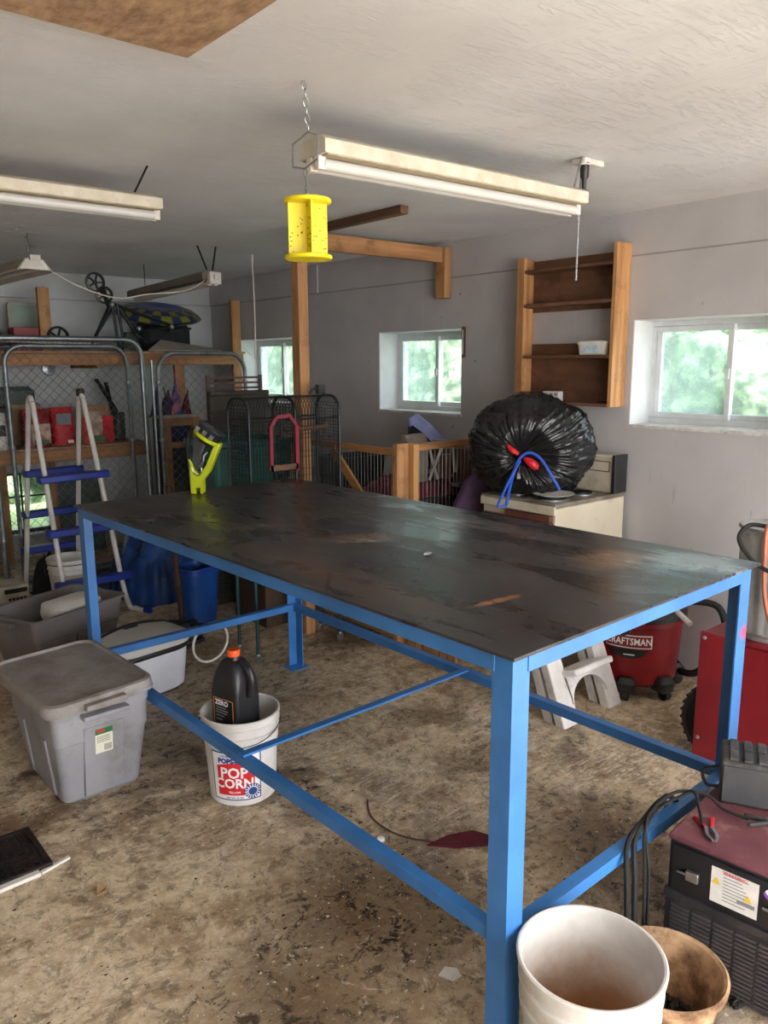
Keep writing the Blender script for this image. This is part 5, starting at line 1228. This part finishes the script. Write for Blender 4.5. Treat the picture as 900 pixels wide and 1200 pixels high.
for x in (CX0,CX1,2.33):
    for j in range(1,14):
        y=CY0+(CY1-CY0)*j/14; dz_=.08-math.sqrt(max(0,.08**2-(max(0,.08-(y-CY0)))**2)) if y<CY0+.08 else (.08-math.sqrt(max(0,.08**2-(max(0,.08-(CY1-y)))**2)) if y>CY1-.08 else 0)
        m_.tube([(x,y,CZ0),(x,y,CZ1-dz_)],.0018,4,cap=False)
    for k in range(1,34): z=CZ0+.0175*k; m_.tube([(x,CY0,z),(x,CY1,z)],.0018,4,cap=False)
obj('wire_mesh', m_, BLKM, cg)
obj('tray', MB().box(CX0,CX1,CY0,CY1,CZ0-.03,CZ0), BLK, cg, bevel=.004)
for (x,y) in ((CX0+.01,CY0+.01),(CX1-.01,CY0+.01),(CX0+.01,CY1-.01),(CX1-.01,CY1-.01)):
    lg = obj('stand_leg', MB().tube([(x,y,.05),(x,y,CZ0-.03)],.010,8), mat('teal_tube','#1f4a4c','#193c3e',scale=9,rough=.4,metal=.4), cg)
    w_=MB(); w_.lathe([(.012,-.01),(.025,-.009),(.025,.009),(.012,.01)],18,M=T(x,y,.025,.4) @ Matrix.Rotation(PI/2,4,'X')); w_.ico((x,y,.05),.013,2); obj('caster', w_, CHROME, lg)
rw = thing('toy_frame', 'crimson wooden frame hung on the front wires of the pet cage', 'frame', (2.24,3.485,1.04))
m_=MB(); y=3.484
for a,b2,w in (((2.165,y,1.04),(2.165,y,1.27),.018),((2.325,y,1.03),(2.325,y,1.27),.022),((2.165,y,1.27),(2.20,y,1.315),.018),((2.325,y,1.27),(2.285,y,1.318),.018),((2.20,y,1.318),(2.29,y,1.325),.018)):
    m_.bar(a,b2,w,.018,up=(0,1,0))
obj('painted_sides', m_, mat('crimson_paint','#8a1830','#6e1226',scale=9,rough=.5), rw); obj('bottom_slat', MB().bar((2.15,y,1.055),(2.33,y,1.055),.03,.018,up=(0,1,0)), DWOOD, rw)
single('wood_perch', MB().tube([(2.34,3.62,1.235),(2.612,3.60,1.245)],.014,10), DWOOD, 'rough brown wooden perch fixed across inside the cage', 'perch', (2.34,3.62,1.235))
single('spring_clip', MB().tube(smoothpath([(2.50,3.60,1.424),(2.52,3.60,1.45),(2.56,3.60,1.46)],5),.008,8).box(2.545,2.59,3.585,3.615,1.424,1.475), BLK, 'small black clip on top of the cage near its right end', 'clip', (2.53,3.6,1.424))
# teal crate + green sheet behind cage
single('teal_crate', MB().loft([rr(.24,.17,.03,0), rr(.26,.19,.03,.50), rr(.27,.20,.03,.51), rr(.27,.20,.03,.54), rr(.25,.18,.03,.54), rr(.23,.16,.03,.02)], M=T(2.34,4.12,.62)), TEAL, 'dark teal plastic crate behind the pet cage, stacked on cartons', 'crate', (2.34,4.12,.62), smooth=30)
single('brown_carton', MB().box(2.63,2.78,4.08,4.30,.62,1.16), CARD, 'upright cardboard carton beside the teal crate behind the cage', 'box', (2.78,4.2,.62), bevel=.003)
single('packing_box', MB().box(2.40,2.79,3.98,4.32,.0,.618), mat('dim_carton','#4a3628','#38291f',scale=5,rough=.8), 'low brown box carrying the teal crate behind the cage', 'box', (2.5,4.12,0), bevel=.005)
# slatted head board behind
hb_ = thing('slatted_headboard', 'brown slatted wooden headboard standing behind the pet cage', 'headboard', (2.7,4.8,0))
for x in (2.50,2.90): obj('upright', MB().tube([(x,4.78,0),(x,4.78,1.515)],.014,8), BROWNM, hb_)
m_=MB()
for k in range(26): z=1.505-k*.034; m_.box(2.51,2.89,4.772,4.788,z-.014,z)
obj('slats', m_, BROWNM, hb_); 
m_=MB()
for k in range(44): m_.box(2.41,2.85,4.590,4.600,.03+k*.031,.048+k*.031)
single('rolled_blind', m_.box(2.41,2.85,4.600,4.608,0,1.39).tube([(2.41,4.605,1.40),(2.85,4.605,1.40)],.018,10), OLIVE, 'dark olive slatted blind standing upright in front of the headboard', 'blind', (2.4,4.61,0))

# ================================================================= WOODEN PEN BY THE RIGHT WALL
pn = thing('wooden_pen', 'pine framed pen with vertical wires in the corner between cage and stove', 'pen', (2.95,3.3,0))
obj('corner_post', MB().box(2.80,2.885,3.22,3.26,0,1.155), PINE_Z, pn, bevel=.003); obj('corner_post', MB().box(2.888,2.925,3.18,3.26,0,1.152), mat('fresh_pine','#c99a63','#b58450',scale=1.6,stretch=(14,14,1.2),rough=.6), pn, bevel=.003)
obj('top_rail', MB().box(2.926,3.60,3.195,3.235,1.112,1.15), PINE_X, pn, bevel=.003)
obj('top_rail', MB().box(2.80,2.84,3.262,4.5,1.09,1.125), PINE_Y, pn, bevel=.003)
obj('bottom_rail', MB().box(2.926,3.60,3.195,3.235,.04,.13), PINE_X, pn); obj('bottom_rail', MB().box(2.80,2.84,3.262,4.5,.04,.13), PINE_Y, pn)
obj('diagonal_brace', MB().bar((2.79,3.80,1.09),(2.79,3.28,.62),.018,.055,up=(0,0,1)), PINE_Y, pn, bevel=.002)
obj('end_post', MB().box(3.56,3.60,3.236,3.27,0,1.112), PINE_Z, pn); obj('end_post', MB().box(2.80,2.84,4.46,4.50,0,1.09), PINE_Z, pn)
m_=MB()
for k in range(1,22): x=2.93+k*.03; m_.tube([(x,3.215,.13),(x,3.215,1.112)],.0012,4,cap=False)
for k in range(1,40): y=3.26+k*.03; m_.tube([(2.82,y,.13),(2.82,y,1.09)],.0012,4,cap=False)
obj('wire_bars', m_, CHROME, pn)
single('storage_chest', MB().box(2.95,3.60,3.34,3.85,0,.80), mat('dark_chest','#2b2a2d','#1d1c1f',scale=4,rough=.6), 'dark chest filling the bottom of the wooden pen', 'chest', (3.27,3.6,0), bevel=.006)
heap_m = heap('maroon_blanket', 'maroon blanket spread on the dark chest inside the pen', 'blanket', 3.22, 3.58, .27, .22, .14, MAROON, 9, .4); heap_m.location.z = .801
single('cement_sack', MB().loft([rr(.075,.05,.03,0), rr(.085,.06,.03,.10), rr(.08,.055,.03,.24), rr(.08,.02,.01,.28)], M=T(3.10,3.42,.90)), mat('grey_paper_sack','#8b8278','#766d62',scale=6,rough=.8), 'grey-beige paper sack standing in the pen behind the wires', 'sack', (3.1,3.42,.90))
xc = thing('folding_frame', 'pale folding frame with crossed legs inside the pen', 'folding chair', (3.32,3.55,.85))
m_=MB()
for a,b2 in (((3.20,3.40,1.12),(3.28,3.40,.90)),((3.30,3.38,1.10),(3.21,3.40,.90)),((3.36,3.36,1.10),(3.43,3.40,.93)),((3.17,3.40,1.125),(3.38,3.36,1.10)),((3.30,3.46,1.13),(3.40,3.42,1.115))): m_.tube([a,b2],.009,8)
obj('crossed_legs', m_, mat('pale_metal','#a9a39c',rough=.5), xc); obj('canvas_seat', MB().box(3.26,3.42,3.40,3.44,.90,1.04), DWOOD, xc)
single('brown_carton', MB().box(3.42,3.58,3.40,3.60,.86,1.07), DWOOD, 'dark brown carton at the right end inside the pen', 'box', (3.5,3.5,.86), bevel=.003)
bs = thing('padded_seat', 'dark blue padded seat with lilac shell leaning on the wall above the pen', 'seat', (3.53,3.95,1.0))
m_=MB(); m_.loft([rr(.12,.035,.03,0), rr(.11,.035,.03,.12), rr(.075,.03,.025,.24), rr(.035,.02,.015,.34)], M=T(3.50,3.62,.96,-.5,-.12,-.50)); obj('shell', m_, LILAC, bs, smooth=50)
m_=MB(); m_.loft([rr(.075,.02,.018,0), rr(.07,.02,.018,.12), rr(.045,.018,.015,.22), rr(.012,.01,.008,.29)], M=T(3.50,3.62,.96,-.5,-.12,-.50) @ Matrix.Translation((-.045,-.03,0))); obj('padding', m_, mat('black_padding','#0f1116','#1a2638',scale=18,rough=.8), bs, smooth=50)
single('black_basket', MB().loft([rr(.17,.12,.02,0), rr(.19,.14,.02,.20), rr(.18,.13,.02,.20), rr(.16,.11,.02,.02)], M=T(3.15,4.08,.80)), BLK, 'black basket inside the pen behind the diagonal brace', 'basket', (3.15,4.08,.80))
single('packing_box', MB().box(2.90,3.45,3.90,4.35,0,.799), DARKBROWN, 'brown box under the black basket at the back of the pen', 'box', (3.15,4.1,0))
single('purple_cushion', MB().loft([rr(.09,.03,.03,0), rr(.10,.045,.04,.1), rr(.10,.045,.04,.24), rr(.07,.03,.03,.33)], M=T(3.07,2.99,.70,-.6,-.1,.5)), PURPLE, 'dark purple cushion leaning between the pen and the stove', 'cushion', (3.1,3.0,.70), smooth=60)
single('packing_box', MB().box(2.98,3.45,2.88,3.14,0,.70), DARKBROWN, 'brown box between the pen and the stove under the purple cushion', 'box', (3.2,3.0,0), bevel=.004)
m_=MB()
for k in range(6): m_.box(2.84+k*.0,2.86,2.80+k*.065,2.855+k*.065,0,.42)
m_.box(2.861,2.885,2.80,3.18,.06,.10); m_.box(2.861,2.885,2.80,3.18,.32,.36)
single('slatted_crate', m_, PINE_Z, 'pale slatted crate side standing on the floor below the far table rail', 'crate', (2.86,3.0,0))
single('red_gas_can', MB().loft([rr(.08,.10,.03,0), rr(.085,.105,.03,.20), rr(.06,.08,.03,.26), rr(.02,.03,.015,.28)], M=T(3.50,2.20,.62)), REDB, 'red can just showing above the table edge beside the stove', 'can', (3.5,2.2,.62)) if False else None

# ================================================================= SPOTLIGHT ON THE TABLE
sp_ = thing('cordless_spotlight', 'lime and black cordless spotlight standing at the far left end of the table', 'spotlight', (1.65,3.28,TH+.001), -.72)
# local: x to the right of the viewer, y away, z up
def pris(poly, y0_, y1_): 
    m_=MB(); m_.loft([[(x,y0_,z) for x,z in poly],[(x,y1_,z) for x,z in poly]]); return m_
obj('base_stand', pris([(-.035,0),(-.035,.14),(-.040,.160),(-.022,.145),(-.012,.105),(.012,.088),(.040,.13),(.085,.235),(.110,.225),(.055,.10),(.022,.06),(.02,.0),(.008,0),(.008,.028),(-.010,.028),(-.010,0)],-.03,.03), LIME, sp_, world=False, bevel=.004)
obj('pistol_grip', pris([(-.030,.15),(-.015,.115),(.008,.098),(.030,.125),(.022,.175),(.045,.225),(.01,.255),(-.012,.26),(-.022,.20)],-.024,.024), DGREY, sp_, world=False, bevel=.008)
MH = T(.055,0,.268) @ Matrix.Rotation(.60,4,'Y')
obj('lamp_head', MB().lathe([(.03,-.045),(.05,-.03),(.062,.0),(.064,.03),(.060,.036),(.05,.030)],36,M=MH), BLK, sp_, world=False)
obj('head_collar', MB().lathe([(.055,-.03),(.067,-.022),(.067,-.012),(.060,-.008)],36,M=MH,c0=False,c1=False), LIME, sp_, world=False)
obj('lens', MB().lathe([(.054,.030),(.05,.033),(.001,.034)],36,M=MH,c0=False), mat('lens_grey','#5a5d60',rough=.1,metal=.6), sp_, world=False)
m_=MB()
for k in (-1,0,1): m_.box(-.02+k*.036,-.002+k*.036,-.0662,-.062,-.004,.016,MH)
obj('vent_mark', m_, CHROME, sp_, world=False)
m_=MB(); m_.tube(smoothpath([(-.015,0,.175),(-.040,0,.21),(-.038,0,.27),(-.01,0,.295),(.02,0,.29)],6),.007,8); obj('strap_loop', m_, BLKR, sp_, world=False)
m_=MB(); m_.tube(smoothpath([(.012,-.028,.125),(.03,-.03,.15),(.035,-.03,.175),(.05,-.028,.19)],5),.005,8); m_.tube(smoothpath([(-.025,-.028,.12),(-.015,-.03,.095),(.005,-.03,.085),(.02,-.03,.10),(.02,-.03,.12)],5),.004,8); obj('trigger', m_, CHROME, sp_, world=False)

# ================================================================= FLOOR BITS
gr = thing('floor_grate', 'dark iron floor grate at the left edge of the floor, partly out of view', 'grate', (.535,2.565,0), .0)
m_=MB(); m_.box(-.35,.11,-.13,-.115,0,.02).box(-.35,.11,.115,.13,0,.02).box(.095,.11,-.115,.115,0,.02); obj('frame', m_, GRATEM, gr, world=False)
m_=MB()
for k in range(14): m_.box(-.35,.095,-.108+k*.0165,-.104+k*.0165,.003,.017)
for k in range(18): m_.box(-.345+k*.025,-.339+k*.025,-.115,.115,.003,.018)
obj('bars', m_, GRATEM, gr, world=False)
single('pale_edge_strip', MB().bar((.30,2.415,.006),(.60,2.425,.006),.022,.012).bar((.605,2.425,.004),(.70,2.45,.004),.012,.008), WPL, 'pale strip along the near edge of the floor grate', 'strip', (.52,2.38,0))
single('red_shard', MB().loft([[(1.635,1.735,.002),(1.70,1.66,.002),(1.79,1.60,.002),(1.83,1.63,.002),(1.80,1.68,.002),(1.72,1.72,.002)],[(1.635,1.735,.006),(1.70,1.66,.012),(1.79,1.60,.008),(1.83,1.63,.012),(1.80,1.68,.018),(1.72,1.72,.014)]]), MAROON, 'flat dark red plastic shard on the concrete near the near table leg', 'shard', (1.73,1.67,0))
single('bottle_cap', MB().lathe([(.012,0),(.014,.002),(.013,.009),(.010,.011)],16,(1.54,1.86,0)), LABWHT, 'small white cap on the floor by the long blue stretcher', 'cap', (1.54,1.86,0))
single('paper_scrap', MB().prism([(1.27,1.30),(1.285,1.262),(1.315,1.258),(1.325,1.285),(1.305,1.31)],.001,.004), PAPERW, 'torn white paper scrap on the floor left of the near table leg', 'paper', (1.295,1.28,0))
single('dry_leaf', MB().loft([[(.70,2.20,.002),(.725,2.195,.002),(.735,2.22,.002),(.715,2.24,.002)],[(.70,2.20,.006),(.725,2.195,.014),(.735,2.22,.008),(.715,2.24,.018)]]), CARD, 'curled brown leaf on the floor in front of the grate', 'leaf', (.717,2.217,0))
single('pine_cone', MB().ico((1.77,.745,.016),(.022,.018,.015),3,.25), RUBBLE, 'small dark cone lying beside the tan tub', 'cone', (1.77,.745,0))
single('thin_wire', MB().tube(smoothpath([(1.66,2.08,.004),(1.60,1.98,.004),(1.60,1.85,.004),(1.66,1.74,.004),(1.72,1.66,.018)],7),.003,6), BROWNM, 'thin brown wire curved on the floor behind the red shard', 'wire', (1.66,1.74,0))
m_=MB(); random.seed(11)
for i in range(1100):
    r_=random.random()
    if r_<.5: x=random.uniform(1.3,2.3); y=random.uniform(.9,2.6)
    elif r_<.8: x=random.uniform(.3,1.6); y=random.uniform(1.2,2.6)
    else: x=random.uniform(1.0,3.0); y=random.uniform(2.2,3.4)
    s_=random.choice((.001,.0015,.002,.002,.0025,.0035)); m_.ico((x,y,s_*.3),(s_*random.uniform(.8,2.4),s_*random.uniform(.5,1),s_*.4),1,.45)
single('floor_debris', m_, mat('debris_mix','#1c1612','#6b5743',scale=9,rough=.9,lo=.5,hi=.7), 'dark crumbs and chips scattered over the concrete floor', 'debris', (1.6,2.0,0), kind='stuff')

# ================================================================= LIGHT, WORLD, CAMERA
w = bpy.data.worlds.new('sky'); scn.world = w; w.use_nodes = True; N = w.node_tree.nodes; L = w.node_tree.links
bgn = N['Background']; tc = N.new('ShaderNodeTexCoord')
sp = N.new('ShaderNodeSeparateXYZ'); L.new(tc.outputs['Generated'], sp.inputs[0])
# overcast sky, brighter on the side of the open door (-y)
g = rng(N, L, sp.outputs['Y'], .7, -.9, 0, 1)
c = mix(N, L, g, '#c8d8e6', '#f4f6fa'); L.new(c, bgn.inputs['Color'])
L.new(math_(N, L, 'ADD', math_(N, L, 'MULTIPLY', g, 3.6), .62), bgn.inputs['Strength'])
sun = bpy.data.lights.new('sun', 'SUN'); sun.energy = 13.0; sun.angle = .35; sun.color = (1,.98,.96)
so = bpy.data.objects.new('sun', sun); C.objects.link(so); so.rotation_euler = Vector((-.25,-.72,.9)).to_track_quat('Z','Y').to_euler()
def portal(loc, rot, sx, sy):
    l = bpy.data.lights.new('portal','AREA'); l.shape='RECTANGLE'; l.size=sx; l.size_y=sy; l.cycles.is_portal=True
    o = bpy.data.objects.new('portal', l); C.objects.link(o); o.location=loc; o.rotation_euler=rot
portal((1.35,YF-.29,1.08),(-PI/2+PI,0,0),4.25,2.3)
for wv in (W1,W2,W3): portal((XR+.285,(wv[0]+wv[1])/2,(wv[2]+wv[3])/2),(0,PI/2,0),.56,.84)

cam = bpy.data.cameras.new('camera'); co_ = bpy.data.objects.new('camera', cam); C.objects.link(co_)
Fv=Vector((0.63189089,0.75221654,-0.18677308)); Rv=Vector((0.76500873,-0.64399662,-0.00547647)); Uv=Vector((0.12440072,0.1394225,0.98238782))
M_ = Matrix((Rv,Uv,-Fv)).transposed().to_4x4(); M_.translation=(0,0,1.59326); co_.matrix_world = M_
cam.sensor_fit='VERTICAL'; cam.sensor_height=36; cam.lens=36*921.976/1200; cam.clip_start=.05
scn.camera = co_
scn.view_settings.view_transform='Standard'; scn.view_settings.look='None'; scn.view_settings.gamma=1; scn.view_settings.use_curve_mapping=False
scn.view_settings.exposure = 1.36
scn.cycles.max_bounces = 10; scn.cycles.diffuse_bounces = 7; scn.cycles.transparent_max_bounces = 16
scn.cycles.sample_clamp_indirect = 8
scn.cycles.use_denoising = True

# repeats of one kind share a group
GROUPS = {'pet_food_bag':'pet food bags on the middle shelf','kennel_panel':'chain-link kennel panels leaning on the shelves','shop_light':'shop lights hung from the ceiling','battery_clamp':'jumper clamps on the welder','welding_cable':'welding cables draped over the stretcher','clamp_lead':'leads of the jumper clamps','packing_box':'boxes stacked behind the table','brown_carton':'brown cartons behind the table and on the shelves','storage_tote':'grey storage totes on the floor','plastic_bucket':'white plastic buckets'}
for o_ in C.objects:
    if o_.parent is None and not o_.get('group') and o_.name.split('.')[0] in GROUPS: o_['group'] = GROUPS[o_.name.split('.')[0]]
